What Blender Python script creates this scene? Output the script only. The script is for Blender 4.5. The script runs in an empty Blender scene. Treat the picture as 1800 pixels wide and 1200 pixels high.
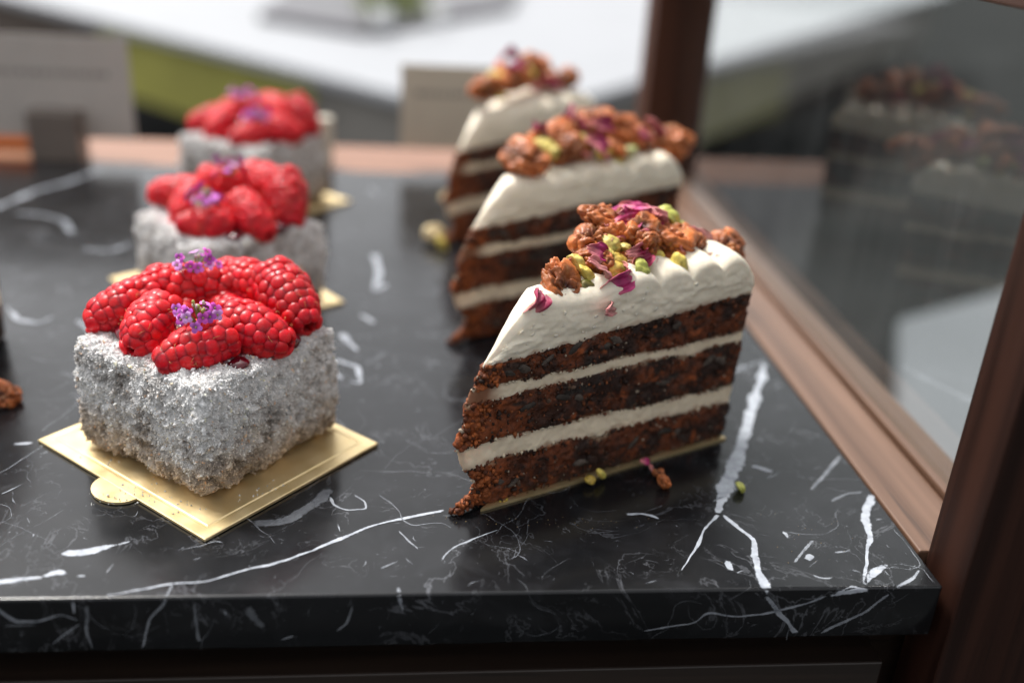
import bpy, math, random
import numpy as np
from mathutils import Matrix, Vector, Euler
C = bpy.context.scene.collection
SC = bpy.context.scene
rng = np.random.default_rng(7)
random.seed(7)
PI = math.pi

# ------------------------------------------------------------------ camera geometry (world in metres, helpers in centimetres)
FPX = 1750.0
_r = np.array([16143, 209, 1750.0]); _f = np.array([-179, -811, 1750.0])
_r /= np.linalg.norm(_r); _f -= _f.dot(_r)*_r; _f /= np.linalg.norm(_f)
_d = np.cross(_f, _r)
if _d[1] < 0: _d = -_d
RM = np.array([_r, _f, -_d]); HC = 17.8
def ray(x, y): return RM @ np.array([(x-900)/FPX, (y-600)/FPX, 1.0])
def at(x, y, z=0.0):
    v = ray(x, y); return np.array([0, 0, HC]) + (z-HC)/v[2]*v
def atY(x, y, Y):
    v = ray(x, y); return np.array([0, 0, HC]) + Y/v[1]*v

# ------------------------------------------------------------------ noise
def _hash(ix, iy, iz, seed):
    h = (ix.astype(np.int64)*374761393 + iy.astype(np.int64)*668265263 + iz.astype(np.int64)*2147483647 + seed*974634777) & 0xffffffff
    h = ((h ^ (h >> 13))*1274126177) & 0xffffffff
    h = ((h ^ (h >> 16))*2246822519) & 0xffffffff
    return ((h ^ (h >> 15)) & 0xffff)/32767.5 - 1.0
def vn(P, freq=1.0, seed=0):
    Q = np.asarray(P, float)*freq + 1000.37
    I = np.floor(Q).astype(np.int64); F = Q-I; F = F*F*(3-2*F)
    out = 0
    for dx in (0, 1):
        wx = F[:, 0] if dx else 1-F[:, 0]
        for dy in (0, 1):
            wy = F[:, 1] if dy else 1-F[:, 1]
            for dz in (0, 1):
                wz = F[:, 2] if dz else 1-F[:, 2]
                out = out + wx*wy*wz*_hash(I[:, 0]+dx, I[:, 1]+dy, I[:, 2]+dz, seed)
    return out
def fbm(P, freq=1.0, octv=3, seed=0, gain=.5):
    s = 0; a = 1
    for o in range(octv):
        s = s + a*vn(P, freq*2.03**o, seed+o*17); a *= gain
    return s
def n1(u, freq, seed=0, octv=2):
    u = np.atleast_1d(np.asarray(u, float)); P = np.stack([u, u*0+.3, u*0+.7], 1)
    return fbm(P, freq, octv, seed)

# ------------------------------------------------------------------ mesh building
class Geo:
    def __init__(s): s.V = []; s.F = {3: [], 4: []}; s.M = {3: [], 4: []}; s.Col = []; s.n = 0
    def add(s, V, F, mi=0, col=(1, 1, 1, 1)):
        V = np.asarray(V, float); F = np.asarray(F, int); k = F.shape[1]
        s.V.append(V); s.F[k].append(F+s.n); s.M[k].append(np.full(len(F), mi))
        col = np.asarray(col, float)
        if col.ndim == 1: col = np.tile(col, (len(V), 1))
        if col.shape[1] == 3: col = np.hstack([col, np.ones((len(V), 1))])
        s.Col.append(col); s.n += len(V); return s
def clean(o):
    o.select_set(False)
def build(geo, name, mats, parent=None, smooth=True, loc=None, rot=None):
    V = np.vstack(geo.V)*.01; Col = np.vstack(geo.Col)
    me = bpy.data.meshes.new(name)
    me.vertices.add(len(V)); me.vertices.foreach_set('co', V.ravel())
    parts = [(k, np.vstack(geo.F[k]), np.concatenate(geo.M[k])) for k in (3, 4) if geo.F[k]]
    nl = sum(len(f)*k for k, f, m in parts); nf = sum(len(f) for k, f, m in parts)
    me.loops.add(nl); me.polygons.add(nf)
    me.loops.foreach_set('vertex_index', np.concatenate([f.ravel() for k, f, m in parts]))
    tot = np.concatenate([np.full(len(f), k) for k, f, m in parts])
    st = np.concatenate([[0], np.cumsum(tot)[:-1]])
    me.polygons.foreach_set('loop_start', st)
    me.polygons.foreach_set('material_index', np.concatenate([m for k, f, m in parts]))
    me.update(calc_edges=True); me.validate()
    me.polygons.foreach_set('use_smooth', np.full(len(me.polygons), smooth))
    ca = me.color_attributes.new('col', 'FLOAT_COLOR', 'POINT')
    if len(me.vertices) == len(Col): ca.data.foreach_set('color', Col.ravel())
    for m in (mats if isinstance(mats, (list, tuple)) else [mats]): me.materials.append(m)
    return link(name, me, parent, loc, rot)
def link(name, me, parent=None, loc=None, rot=None):
    o = bpy.data.objects.new(name, me); C.objects.link(o)
    if parent: o.parent = parent
    if loc is not None: o.location = [v*.01 for v in loc]
    if rot is not None: o.rotation_euler = rot
    return o
def tag(o, label=None, cat=None, group=None, kind=None):
    for k, v in (('label', label), ('category', cat), ('group', group), ('kind', kind)):
        if v: o[k] = v
    return o
def empty(name, loc, rz=0, label=None, cat=None, group=None):
    o = bpy.data.objects.new(name, None); C.objects.link(o); o.empty_display_size = .01
    o.location = [v*.01 for v in loc]; o.rotation_euler = (0, 0, rz)
    return tag(o, label, cat, group)
def copy_tree(o, parent=None):
    c = o.copy(); C.objects.link(c); c.parent = parent
    for ch in list(o.children): copy_tree(ch, c)
    return c
import bmesh
_ico = {}
def ico(level):
    if level not in _ico:
        bm = bmesh.new(); bmesh.ops.create_icosphere(bm, subdivisions=level, radius=1)
        _ico[level] = (np.array([v.co[:] for v in bm.verts]), np.array([[v.index for v in f.verts] for f in bm.faces])); bm.free()
    return _ico[level]
def rmat(x, y, z): return np.array(Euler((x, y, z)).to_matrix())
def rrot(): 
    return rmat(*(rng.random(3)*2*PI))
def grid_faces(nu, nv, off=0, flip=False):
    i, j = np.meshgrid(np.arange(nu-1), np.arange(nv-1), indexing='ij')
    a = i*nv+j+off; q = np.stack([a, a+nv, a+nv+1, a+1], -1).reshape(-1, 4)
    return q[:, ::-1] if flip else q
def box_bm(bm, lo, hi):
    r = bmesh.ops.create_cube(bm, size=1); 
    for v in r['verts']:
        v.co = Vector([(lo[i]+hi[i])/2 + v.co[i]*(hi[i]-lo[i]) for i in range(3)])
def box(name, lo, hi, mat, parent=None, bev=.05, seg=2, loc=None, rot=None):
    bm = bmesh.new(); box_bm(bm, [v*.01 for v in lo], [v*.01 for v in hi])
    if bev: bmesh.ops.bevel(bm, geom=bm.edges[:], offset=bev*.01, segments=seg, affect='EDGES', profile=.5)
    me = bpy.data.meshes.new(name); bm.to_mesh(me); bm.free(); me.materials.append(mat)
    return link(name, me, parent, loc, rot)

# ------------------------------------------------------------------ materials
class NT:
    def __init__(s, name):
        s.m = bpy.data.materials.new(name); s.m.use_nodes = True; s.t = s.m.node_tree; s.t.nodes.clear()
        s.out = s.n('ShaderNodeOutputMaterial'); s.co = None
    def n(s, typ, **kw):
        nd = s.t.nodes.new(typ)
        for k, v in kw.items(): setattr(nd, k, v)
        return nd
    def l(s, a, b): s.t.links.new(a, b)
    def set(s, sock, v):
        if isinstance(v, bpy.types.NodeSocket): s.l(v, sock)
        else: sock.default_value = v if not (isinstance(v, tuple) and len(v) == 3 and sock.type == 'RGBA') else (*v, 1)
    def coord(s, scale=(100, 100, 100), kind='Object'):
        tc = s.n('ShaderNodeTexCoord'); mp = s.n('ShaderNodeMapping'); mp.inputs['Scale'].default_value = scale
        s.l(tc.outputs[kind], mp.inputs['Vector']); return mp.outputs[0]
    def noise(s, vec, scale, detail=4, rough=.55, dist=0, out='Fac'):
        nd = s.n('ShaderNodeTexNoise'); s.l(vec, nd.inputs['Vector']); nd.inputs['Scale'].default_value = scale
        nd.inputs['Detail'].default_value = detail; nd.inputs['Roughness'].default_value = rough; nd.inputs['Distortion'].default_value = dist
        return nd.outputs[out]
    def ramp(s, fac, stops, interp='LINEAR'):
        r = s.n('ShaderNodeValToRGB'); r.color_ramp.interpolation = interp; s.l(fac, r.inputs[0]); e = r.color_ramp.elements
        while len(e) < len(stops): e.new(.5)
        for i, (p, c) in enumerate(stops):
            e[i].position = p; c = (c, c, c) if not isinstance(c, tuple) else c; e[i].color = (*c, 1)
        return r.outputs[0]
    def mix(s, fac, a, b, blend='MIX'):
        m = s.n('ShaderNodeMix', data_type='RGBA', blend_type=blend); s.set(m.inputs[0], fac); s.set(m.inputs[6], a); s.set(m.inputs[7], b); return m.outputs[2]
    def math(s, op, a, b=0.0):
        m = s.n('ShaderNodeMath', operation=op); s.set(m.inputs[0], a); s.set(m.inputs[1], b); return m.outputs[0]
    def bump(s, h, strength=.3, dist=.0005):
        b = s.n('ShaderNodeBump'); s.l(h, b.inputs['Height']); b.inputs['Strength'].default_value = strength; b.inputs['Distance'].default_value = dist; return b.outputs[0]
    def attr(s): return s.n('ShaderNodeAttribute', attribute_name='col')
    def bsdf(s, **kw):
        b = s.n('ShaderNodeBsdfPrincipled')
        for k, v in kw.items(): s.set(b.inputs[k.replace('_', ' ')], v)
        return b
    def done(s, sh):
        s.l(sh.outputs[0] if hasattr(sh, 'outputs') else sh, s.out.inputs['Surface']); return s.m

def m_col(name, rough=.5, bumpscale=None, bstr=.3, bdist=.0004, tintvar=.15, **kw):
    """vertex-coloured organic material with noise variation"""
    t = NT(name); co = t.coord(); a = t.attr()
    nz = t.noise(co, 6, 5); f = t.ramp(nz, [(.3, 1-tintvar*1.6), (.7, 1+tintvar)])
    c = t.mix(1, a.outputs['Color'], f, 'MULTIPLY')
    b = t.bsdf(Base_Color=c, Roughness=rough, **kw)
    if bumpscale: t.l(t.bump(t.noise(co, bumpscale, 4), bstr, bdist), b.inputs['Normal'])
    return t.done(b)

M_coat = m_col('coconut_coating', 1.0, 14, .5, .0005, .1, Specular_IOR_Level=.08)
M_sponge = m_col('carrot_sponge', .62, 16, .7, .0006, .3, Specular_IOR_Level=.35)
M_cream = m_col('cream_cheese_frosting', .5, 9, .25, .0003, .04, Subsurface_Weight=.25, Subsurface_Radius=(.004, .003, .002), Subsurface_Scale=.5)
M_nut = m_col('candied_walnut', .42, 12, .5, .0004, .3, Coat_Weight=.12, Coat_Roughness=.12, Specular_IOR_Level=.35, Subsurface_Weight=.15, Subsurface_Radius=(.003, .001, .0005), Subsurface_Scale=.5)
M_pist = m_col('pistachio', .5, 10, .4, .0003, .2)
M_petal = m_col('dried_petal', .55, 14, .5, .0003, .25)
M_flower = m_col('flower_petal', .6, None, tintvar=.1)
M_stem = m_col('flower_stem', .6, None, tintvar=.1)

def mat_rasp():
    t = NT('raspberry'); co = t.coord(); a = t.attr()
    nz = t.noise(co, 3, 4)
    c = t.mix(1, a.outputs['Color'], t.ramp(nz, [(.3, .75), (.7, 1.15)]), 'MULTIPLY')
    r = t.mix(a.outputs['Alpha'], (.7, .7, .7), t.ramp(t.noise(co, 2.2, 4), [(.35, .24), (.65, .5)]))
    dust = t.ramp(t.noise(co, 11, 5, .7), [(.52, 0.0), (.78, .16)]); c = t.mix(dust, c, (.75, .30, .34))
    b = t.bsdf(Base_Color=c, Roughness=r, Subsurface_Weight=.7, Subsurface_Radius=(.006, .0004, .0004), Subsurface_Scale=.5, Specular_IOR_Level=.24, Coat_Weight=t.math('MULTIPLY', a.outputs['Alpha'], .12), Coat_Roughness=.2)
    t.l(t.bump(t.noise(co, 22, 3), .25, .0002), b.inputs['Normal'])
    return t.done(b)
M_rasp = mat_rasp()
def mat_jam():
    t = NT('berry_jam'); co = t.coord()
    c = t.ramp(t.noise(co, 2, 3), [(.3, (.035, .0015, .006)), (.7, (.14, .004, .012))])
    return t.done(t.bsdf(Base_Color=c, Roughness=.08, Coat_Weight=.5, Coat_Roughness=.05))
M_jam = mat_jam()
def mat_gold():
    t = NT('gold_card'); co = t.coord((100, 100, 100))
    n = t.noise(co, 1.2, 4); fine = t.noise(t.coord((100, 2600, 100)), 1, 3)
    c = t.ramp(n, [(.3, (.80, .62, .32)), (.7, (.88, .71, .42))])
    b = t.bsdf(Base_Color=c, Metallic=.85, Roughness=t.ramp(n, [(.3, .34), (.7, .46)]))
    t.l(t.bump(fine, .08, .0001), b.inputs['Normal']); return t.done(b)
M_gold = mat_gold()
def mat_marble():
    t = NT('black_marble'); co = t.coord()
    big = t.noise(co, .09, 4, .6, .4); mid = t.noise(co, .5, 6, .65, 1.0)
    base = t.ramp(big, [(.35, (.005, .0053, .006)), (.62, (.011, .0115, .013))])
    cloud = t.ramp(mid, [(.50, 0.0), (.75, .5)])
    c = t.mix(cloud, base, (.026, .027, .031))
    # wisps: thin bands of a distorted noise
    w = t.noise(co, .22, 7, .6, 1.6); d = t.math('ABSOLUTE', t.math('SUBTRACT', w, .5))
    line = t.ramp(d, [(0, 1.0), (.009, 0.0)]); mask = t.ramp(t.noise(co, .35, 3), [(.42, 0.0), (.66, .38)])
    c = t.mix(t.mix(1, line, mask, 'MULTIPLY'), c, (.26, .27, .30))
    w2 = t.noise(co, .75, 6, .6, 2.2); d2 = t.math('ABSOLUTE', t.math('SUBTRACT', w2, .47))
    line2 = t.ramp(d2, [(0, 1.0), (.014, 0.0)]); mask2 = t.ramp(t.noise(co, .8, 3), [(.54, 0.0), (.72, .26)])
    c = t.mix(t.mix(1, line2, mask2, 'MULTIPLY'), c, (.30, .31, .34))
    # specks
    sp = t.ramp(t.noise(co, 9, 2), [(.74, 0.0), (.80, .30)]); c = t.mix(sp, c, (.25, .26, .28))
    sm = t.noise(t.coord((60, 130, 60)), .5, 5, .6, .5)
    r = t.ramp(sm, [(.3, .13), (.75, .27)])
    b = t.bsdf(Base_Color=c, Roughness=r, Specular_IOR_Level=.42)
    t.l(t.bump(t.noise(co, 3, 5), .03, .0003), b.inputs['Normal'])
    return t.done(b)
M_marble = mat_marble()
def mat_vein():
    t = NT('marble_vein'); co = t.coord(); a = t.attr()
    n = t.noise(co, 2.4, 6, .65); n2 = t.noise(co, 9, 4, .6)
    f = t.math('ADD', a.outputs['Fac'], t.math('MULTIPLY', t.math('SUBTRACT', n, .5), 1.1))
    f = t.math('ADD', f, t.math('MULTIPLY', t.math('SUBTRACT', n2, .5), 1.15))
    f = t.ramp(f, [(.34, 0.0), (.56, 1.0)])
    f = t.math('MULTIPLY', f, a.outputs['Alpha'])
    c = t.ramp(n, [(.35, (.26, .28, .32)), (.65, (.46, .49, .54))])
    b = t.bsdf(Base_Color=c, Roughness=.25); tr = t.n('ShaderNodeBsdfTransparent'); mx = t.n('ShaderNodeMixShader')
    t.l(f, mx.inputs[0]); t.l(tr.outputs[0], mx.inputs[1]); t.l(b.outputs[0], mx.inputs[2]); return t.done(mx.outputs[0])
M_vein = mat_vein()
def mat_wood(name, c1, c2, axis='Y', rough=.35, coat=.2, sc=1.0):
    t = NT(name); s = {'X': (4, 130, 130), 'Y': (130, 4, 130), 'Z': (130, 130, 4)}[axis]
    co = t.coord(tuple(v*sc for v in s)); co2 = t.coord(tuple(v*.35*sc for v in s))
    g = t.noise(co, 1.0, 6, .6, .8); g2 = t.noise(co2, 1.0, 4, .55, 1.5); f = t.math('ADD', t.math('MULTIPLY', g, .5), t.math('MULTIPLY', g2, .5))
    c = t.ramp(f, [(.38, c1), (.5, tuple((a+b)/2 for a, b in zip(c1, c2))), (.62, c2)])
    pores = t.ramp(t.noise(t.coord(tuple(v*3*sc for v in s)), 1, 3), [(.62, 1.0), (.72, .55)])
    c = t.mix(1, c, pores, 'MULTIPLY')
    b = t.bsdf(Base_Color=c, Roughness=t.ramp(g, [(.3, rough-.06), (.7, rough+.1)]), Coat_Weight=coat, Coat_Roughness=.25, Specular_IOR_Level=.25 if axis == 'Z' else .5)
    t.l(t.bump(g, .25, .0004), b.inputs['Normal']); return t.done(b)
M_wpost = mat_wood('dark_stained_wood', (.013, .0045, .0028), (.036, .012, .0065), 'Z', .5, .02)
M_wrail = mat_wood('reddish_wood', (.095, .048, .028), (.22, .125, .082), 'Y', .40, .2, .8)
M_wback = mat_wood('reddish_wood_back_lit', (.20, .082, .038), (.29, .13, .065), 'X', .42, .2)  # same reddish wood, its sunlit look put into a lighter, more orange colour
M_wtop = mat_wood('dark_wood_top', (.022, .008, .005), (.06, .022, .012), 'Y', .38, .15)
M_wlow = mat_wood('black_brown_wood', (.010, .007, .006), (.028, .017, .012), 'X', .32, .3)
def mat_plain(name, c, rough=.6, var=.12, scale=.6, **kw):
    t = NT(name); co = t.coord(); n = t.noise(co, scale, 5)
    col = t.ramp(n, [(.3, tuple(v*(1-var) for v in c)), (.7, tuple(min(1, v*(1+var)) for v in c))])
    return t.done(t.bsdf(Base_Color=col, Roughness=rough, **kw))
def mat_glass():
    t = NT('case_glass'); co = t.coord((100, 100, 12)); 
    sm = t.ramp(t.noise(co, .45, 6, .65, .6), [(.45, 0.0), (.8, .02)])
    fr = t.n('ShaderNodeFresnel'); fr.inputs['IOR'].default_value = 1.95
    gl = t.n('ShaderNodeBsdfGlossy'); gl.inputs['Roughness'].default_value = .02; tr = t.n('ShaderNodeBsdfTransparent'); tr.inputs[0].default_value = (.93, .95, .94, 1)
    m1 = t.n('ShaderNodeMixShader'); geo = t.n('ShaderNodeNewGeometry'); t.l(t.math('MULTIPLY', fr.outputs[0], t.math('SUBTRACT', 1.0, geo.outputs['Backfacing'])), m1.inputs[0]); t.l(tr.outputs[0], m1.inputs[1]); t.l(gl.outputs[0], m1.inputs[2])
    df = t.n('ShaderNodeBsdfDiffuse'); df.inputs[0].default_value = (.7, .72, .74, 1); m2 = t.n('ShaderNodeMixShader')
    t.l(sm, m2.inputs[0]); t.l(m1.outputs[0], m2.inputs[1]); t.l(df.outputs[0], m2.inputs[2]); return t.done(m2.outputs[0])
M_glass = mat_glass()

# ------------------------------------------------------------------ marble slab
YF = 22.05; XR = 15.72; T = 1.85; BV = .09
def slab_pt(X, s, lift=.006):
    """unrolled coordinate: s>0 on top (Y=YF+BV+s), s<0 round the bevel then down the front"""
    X = np.asarray(X); s = np.asarray(s); arc = BV*PI/2
    out = np.zeros((len(s), 3)); out[:, 0] = X
    a = np.clip(-s/arc, 0, 1)*PI/2
    out[:, 1] = YF+BV + np.where(s > 0, s, 0) - (BV+lift)*np.sin(a)
    out[:, 2] = -BV + (BV+lift)*np.cos(a) - np.where(s < -arc, -s-arc, 0)
    return out
def px2slab(x, y):
    p = at(x, y, 0)
    if p[1] >= YF+BV: return p[0], p[1]-YF-BV
    q = atY(x, y, YF)
    return q[0], -BV*PI/2 - max(0, -q[2]-BV)
G = Geo()
ny = 8; prof = []
def slab_geo():
    g = Geo()
    # profile (Y,Z) closed, extruded along X
    pr = [(65.5, 0)] + [(YF+BV-BV*math.sin(a), -BV+BV*math.cos(a)) for a in np.linspace(0, PI/2, 7)] + [(YF, -T+.1), (YF+.1, -T), (65.5, -T)]
    pr = np.array(pr); xs = np.array([-75.0]+list(np.linspace(-20, XR-BV, 60)))
    n = len(pr)
    V = np.concatenate([np.column_stack([np.full(n, x), pr]) for x in xs])
    # right end, inset bevel
    for a in np.linspace(PI/8, PI/2, 4):
        k = BV*(1-math.cos(a)); q = pr.copy(); q[:, 0] = np.clip(q[:, 0], YF+k, 65.5-k); q[:, 1] = np.clip(q[:, 1], -T+k, -k)
        V = np.vstack([V, np.column_stack([np.full(n, XR-BV+BV*math.sin(a)), q])])
    m = len(V)//n; F = []
    for i in range(m-1):
        for j in range(n):
            F.append([i*n+j, i*n+(j+1) % n, (i+1)*n+(j+1) % n, (i+1)*n+j])
    # ragged bottom front edge
    sel = (V[:, 2] < -T+.15) & (V[:, 1] < YF+.3)
    V[sel, 2] += .03*n1(V[sel, 0], 1.5, 3, 3)
    g.add(V, F)
    c = V[-n:].mean(0); k = g.n; g.add(np.array([c]), np.zeros((0, 3), int)); 
    g.F[3].append(np.array([[k-n+j, k-n+(j+1) % n, k] for j in range(n)])); g.M[3].append(np.zeros(n, int))
    g.F[3] = [f for f in g.F[3] if len(f)]; g.M[3] = [f for f in g.M[3] if len(f)]
    return g
def ribbon(g, pts, wid, alpha=1.0, jit=.06, seed=0):
    """pts in slab coordinates (X,s), wid in cm"""
    P = np.array(pts, float); n = len(P)
    if n < 2: return
    seg = np.linalg.norm(np.diff(P, axis=0), axis=1); L = seg.sum(); m = max(6, int(L/.10)); tt = np.concatenate([[0], np.cumsum(seg)])/L
    u = np.linspace(0, 1, m)
    X = np.interp(u, tt, P[:, 0]); S = np.interp(u, tt, P[:, 1]); W = np.interp(u, tt, wid)
    if n > 2:
        k = max(1, m//(n*4)); ker = np.ones(2*k+1)/(2*k+1)
        X = np.convolve(np.pad(X, k, mode='reflect', reflect_type='odd'), ker, 'valid'); S = np.convolve(np.pad(S, k, mode='reflect', reflect_type='odd'), ker, 'valid')
    X = X + jit*n1(u*L, 1.4, seed*7+1, 2); S = S + jit*n1(u*L, 1.4, seed*7+2, 2)
    dX = np.gradient(X); dS = np.gradient(S); l = np.hypot(dX, dS)+1e-9; nx = -dS/l; ns = dX/l
    W = W*(1+.55*n1(u*L, 1.3, seed*7+3, 2)).clip(.3, 2)
    taper = np.clip(np.minimum(u, 1-u)*L/.25+.15, 0, 1)
    rows = []; cols = []
    for f, a in ((-1.3, 0), (-.6, .72), (0, 1), (.6, .72), (1.3, 0)):
        rows.append(slab_pt(X+nx*W*f*.5, S+ns*W*f*.5)); cols.append(np.column_stack([a*taper]*3+[np.full(m, alpha)]))
    V = np.stack(rows, 1).reshape(-1, 3); Cc = np.stack(cols, 1).reshape(-1, 4)
    g.add(V, grid_faces(m, 5), 1, Cc)
VEINS = [
 ([(1345,640),(1330,690),(1310,760),(1292,820),(1268,870),(1262,903)], [14,17,20,24,26,16], 1),
 ([(1264,903),(1240,930),(1215,975),(1198,1005)], [9,7,5,2], 1),
 ([(1268,903),(1300,930),(1325,950),(1330,985),(1335,1010),(1345,1042)], [8,7,9,14,14,16], 1),
 ([(1346,1046),(1370,1080),(1400,1112)], [12,11,11], .55),
 ([(1350,632),(1295,650),(1235,672)], [8,8,6], .5),
 ([(1532,868),(1522,905),(1528,945),(1525,985),(1520,1028)], [12,16,9,7,6], 1),
 ([(1519,1026),(1540,1003),(1562,993)], [8,14,5], 1), ([(1530,1036),(1495,1034),(1455,1047)], [7,12,6], .9),
 ([(1455,1047),(1400,1065),(1350,1075),(1300,1085),(1245,1073),(1220,1095),(1130,1108)], [6,5,5,5,4,4,2], .55),
 ([(1567,1040),(1520,1075),(1440,1112)], [6,7,7], .45), ([(1572,1036),(1600,1020),(1618,1000)], [14,9,4], .8),
 ([(782,896),(700,912),(650,925),(600,945),(540,970),(480,990),(430,1002),(370,1020),(310,1024),(250,1035),(185,1046)], [6,6,6,7,7,8,7,5,4,4,3], 1),
 ([(305,1024),(290,1060),(262,1090),(248,1142)], [4,4,4,4], .45), ([(130,1046),(128,1080)], [3,3], .6), ([(152,1060),(150,1100),(165,1142)], [4,6,3], .3),
 ([(103,972),(150,970),(203,958)], [8,20,9], 1), ([(203,958),(235,949)], [5,3], .8), ([(-20,1024),(20,1019),(80,1016)], [10,9,6], 1), ([(75,1012),(100,1003),(122,1008)], [8,12,5], 1),
 ([(130,1012),(155,1011)], [4,3], .8), ([(-20,1060),(25,1090),(70,1090),(108,1078),(138,1090)], [7,7,5,5,4], .55), ([(0,1100),(70,1098)], [3,3], .4),
 ([(90,1136),(140,1096)], [3,3], .4), ([(578,872),(585,888),(610,897),(645,894),(642,880),(620,867)], [6,4,6,7,6,4], .7),
 ([(440,920),(500,917),(550,890),(580,858)], [14,18,20,18], .22), ([(700,930),(716,950),(738,968)], [3,4,2], .5),
 ([(775,985),(790,965),(828,948),(880,930)], [5,3,4,3], .7), ([(665,1000),(705,984)], [6,3], .5), ([(592,920),(596,935)], [4,3], .7),
 ([(1098,903),(1130,901),(1163,913)], [8,8,5], 1), ([(1320,817),(1345,825),(1364,832)], [10,14,6], .8), ([(1345,842),(1372,830)], [4,4], .4),
 ([(1275,983),(1285,1007)], [9,9], .9), ([(1292,1008),(1310,1002)], [4,2], .6), ([(1378,933),(1385,947)], [7,5], .9), ([(1415,985),(1428,976),(1436,980)], [8,12,5], .8),
 ([(1425,1008),(1445,1016),(1466,1014)], [4,5,4], .7), ([(1475,800),(1450,832),(1425,862)], [5,6,4], .45), ([(1395,990),(1430,948)], [4,4], .5), ([(1460,882),(1490,866),(1520,864)], [5,4,4], .4),
 ([(1465,972),(1500,966)], [5,4], .5), ([(1240,745),(1215,735)], [6,4], .6), ([(1330,770),(1340,775)], [8,5], .6),
 ([(-30,372),(0,362),(60,336),(120,320),(178,298)], [10,14,15,9,5], .9), ([(20,372),(75,378),(112,388),(127,410)], [8,10,13,8], .6), ([(140,438),(196,441),(232,428)], [7,9,9], .55),
 ([(10,538),(31,563),(70,568),(95,555)], [7,9,9,6], .75), ([(135,562),(158,580)], [9,8], .7), ([(658,447),(668,481),(656,512),(682,500)], [14,12,14,12], .8),
 ([(632,553),(660,568)], [10,12], .75), ([(600,584),(612,600),(628,616)], [12,16,9], .8), ([(586,630),(630,645),(636,675),(610,669)], [8,9,8,5], .8), ([(588,655),(600,668)], [9,6], .7),
 ([(645,330),(670,345)], [8,8], .5), ([(240,300),(330,330)], [6,4], .4), ([(100,655),(180,668),(140,690)], [3,5,3], .35), ([(20,780),(60,778)], [8,9], .9),
 ([(0,870),(40,850)], [4,2], .6), ([(640,640),(680,620)], [3,3], .35), ([(150,1085),(165,1075)], [5,5], .3),
 ([(340,1060),(350,1130)], [7,9], .25), ([(430,1065),(465,1105)], [20,14], .18), ([(620,1060),(610,1095),(590,1110)], [5,4,3], .35),
 ([(700,1030),(705,1060),(708,1072)], [6,6,7], .55), ([(490,1125),(520,1116)], [6,7], .4), ([(395,1070),(400,1085)], [7,7], .4),
]
slab = slab_geo()
for i, (pts, w, al) in enumerate(VEINS):
    q = [px2slab(*p) for p in pts]
    cm = [np.linalg.norm(at(*p, 0)[:2]-[0, 0])**1 for p in pts]
    ww = []
    for (px, py), wi in zip(pts, w):
        p = at(px, py, 0); dep = np.dot(RM[:, 2], p-np.array([0, 0, HC])); ww.append(wi*dep/FPX*1.0)
    ribbon(slab, q, ww, al, .05, i)
def fleck(X, s, scale=1.0):
    L = scale*math.exp(rng.normal(math.log(.2), .6)); a = rng.uniform(0, 2*PI); k = rng.uniform(-2.2, 2.2)
    pts = []; x, y = X, s
    for j in range(6):
        pts.append((x, y)); x += L/5*math.cos(a); y += L/5*math.sin(a); a += k/5
    w = scale*math.exp(rng.normal(math.log(.022), .55))
    ribbon(slab, pts, [w*.4, w, w*1.4, w*1.1, w*.7, w*.3], rng.uniform(.10, .6), .02, int(rng.integers(1000)))
cl = [(at(90, 930), 3.0, 90), (at(30, 900), 2.0, 30), (at(230, 910), 1.2, 14), (at(1480, 1000), 1.6, 26), (at(1590, 1000), .8, 26), (at(700, 690), 2.5, 26), (at(620, 650), 2, 14), (at(1000, 960), 3.5, 34), (at(800, 940), 2.5, 30), (at(300, 1000), 4, 34), (at(640, 1000), 3, 24), (at(90, 400), 5, 16)]
for p, r, n in cl:
    for _ in range(n):
        X = p[0]+rng.normal()*r*.6; s = p[1]+rng.normal()*r*.3-YF-BV
        if s > .1 and X < XR-.3: fleck(X, s, .8)
for _ in range(420):
    X = rng.uniform(-24, XR-.4); s = rng.uniform(.15, 42)**1.0; fleck(X, s)
for _ in range(230): fleck(rng.uniform(-13, XR-.4), rng.uniform(.15, 8), .8)
def thread(X, s, L, w, al):
    a = rng.uniform(0, 2*PI); pts = []; x, y = X, s
    for j in range(9):
        if y < .05 and s > 0: break
        pts.append((x, y)); x = min(x+L/8*math.cos(a), XR-.2); y += L/8*math.sin(a); a += rng.normal()*.45
    if len(pts) > 2: ribbon(slab, pts, [w*(.5+rng.random()) for _ in pts], al, .06, int(rng.integers(1000)))
for _ in range(70): thread(rng.uniform(-14, XR-1), rng.uniform(.3, 14), rng.uniform(1, 5), rng.uniform(.012, .035), rng.uniform(.12, .45))
for _ in range(40): thread(rng.uniform(-22, XR-1), rng.uniform(12, 42), rng.uniform(3, 9), rng.uniform(.03, .08), rng.uniform(.12, .4))
for _ in range(14): thread(rng.uniform(-13, XR-1), rng.uniform(-1.5, -.4), rng.uniform(.6, 2), rng.uniform(.012, .03), rng.uniform(.1, .25))
for _ in range(90): 
    X = rng.uniform(-13, XR-.4); s = rng.uniform(-1.55, -.35); n0 = len(slab.V); fleck(X, s, .7); slab.Col[-1][:, 3] *= .5
# keep front-face flecks on the slab
slab.V = [np.column_stack([v[:, 0], v[:, 1], np.maximum(v[:, 2], -T+.0)]) for v in slab.V]
o = build(slab, 'marble_slab', [M_marble, M_vein], smooth=False)
tag(o, 'polished black marble slab with white veins filling the bottom of the display case', 'marble slab')
for p in o.data.polygons: p.use_smooth = (p.material_index == 0 and p.area < 2e-4)

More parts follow.
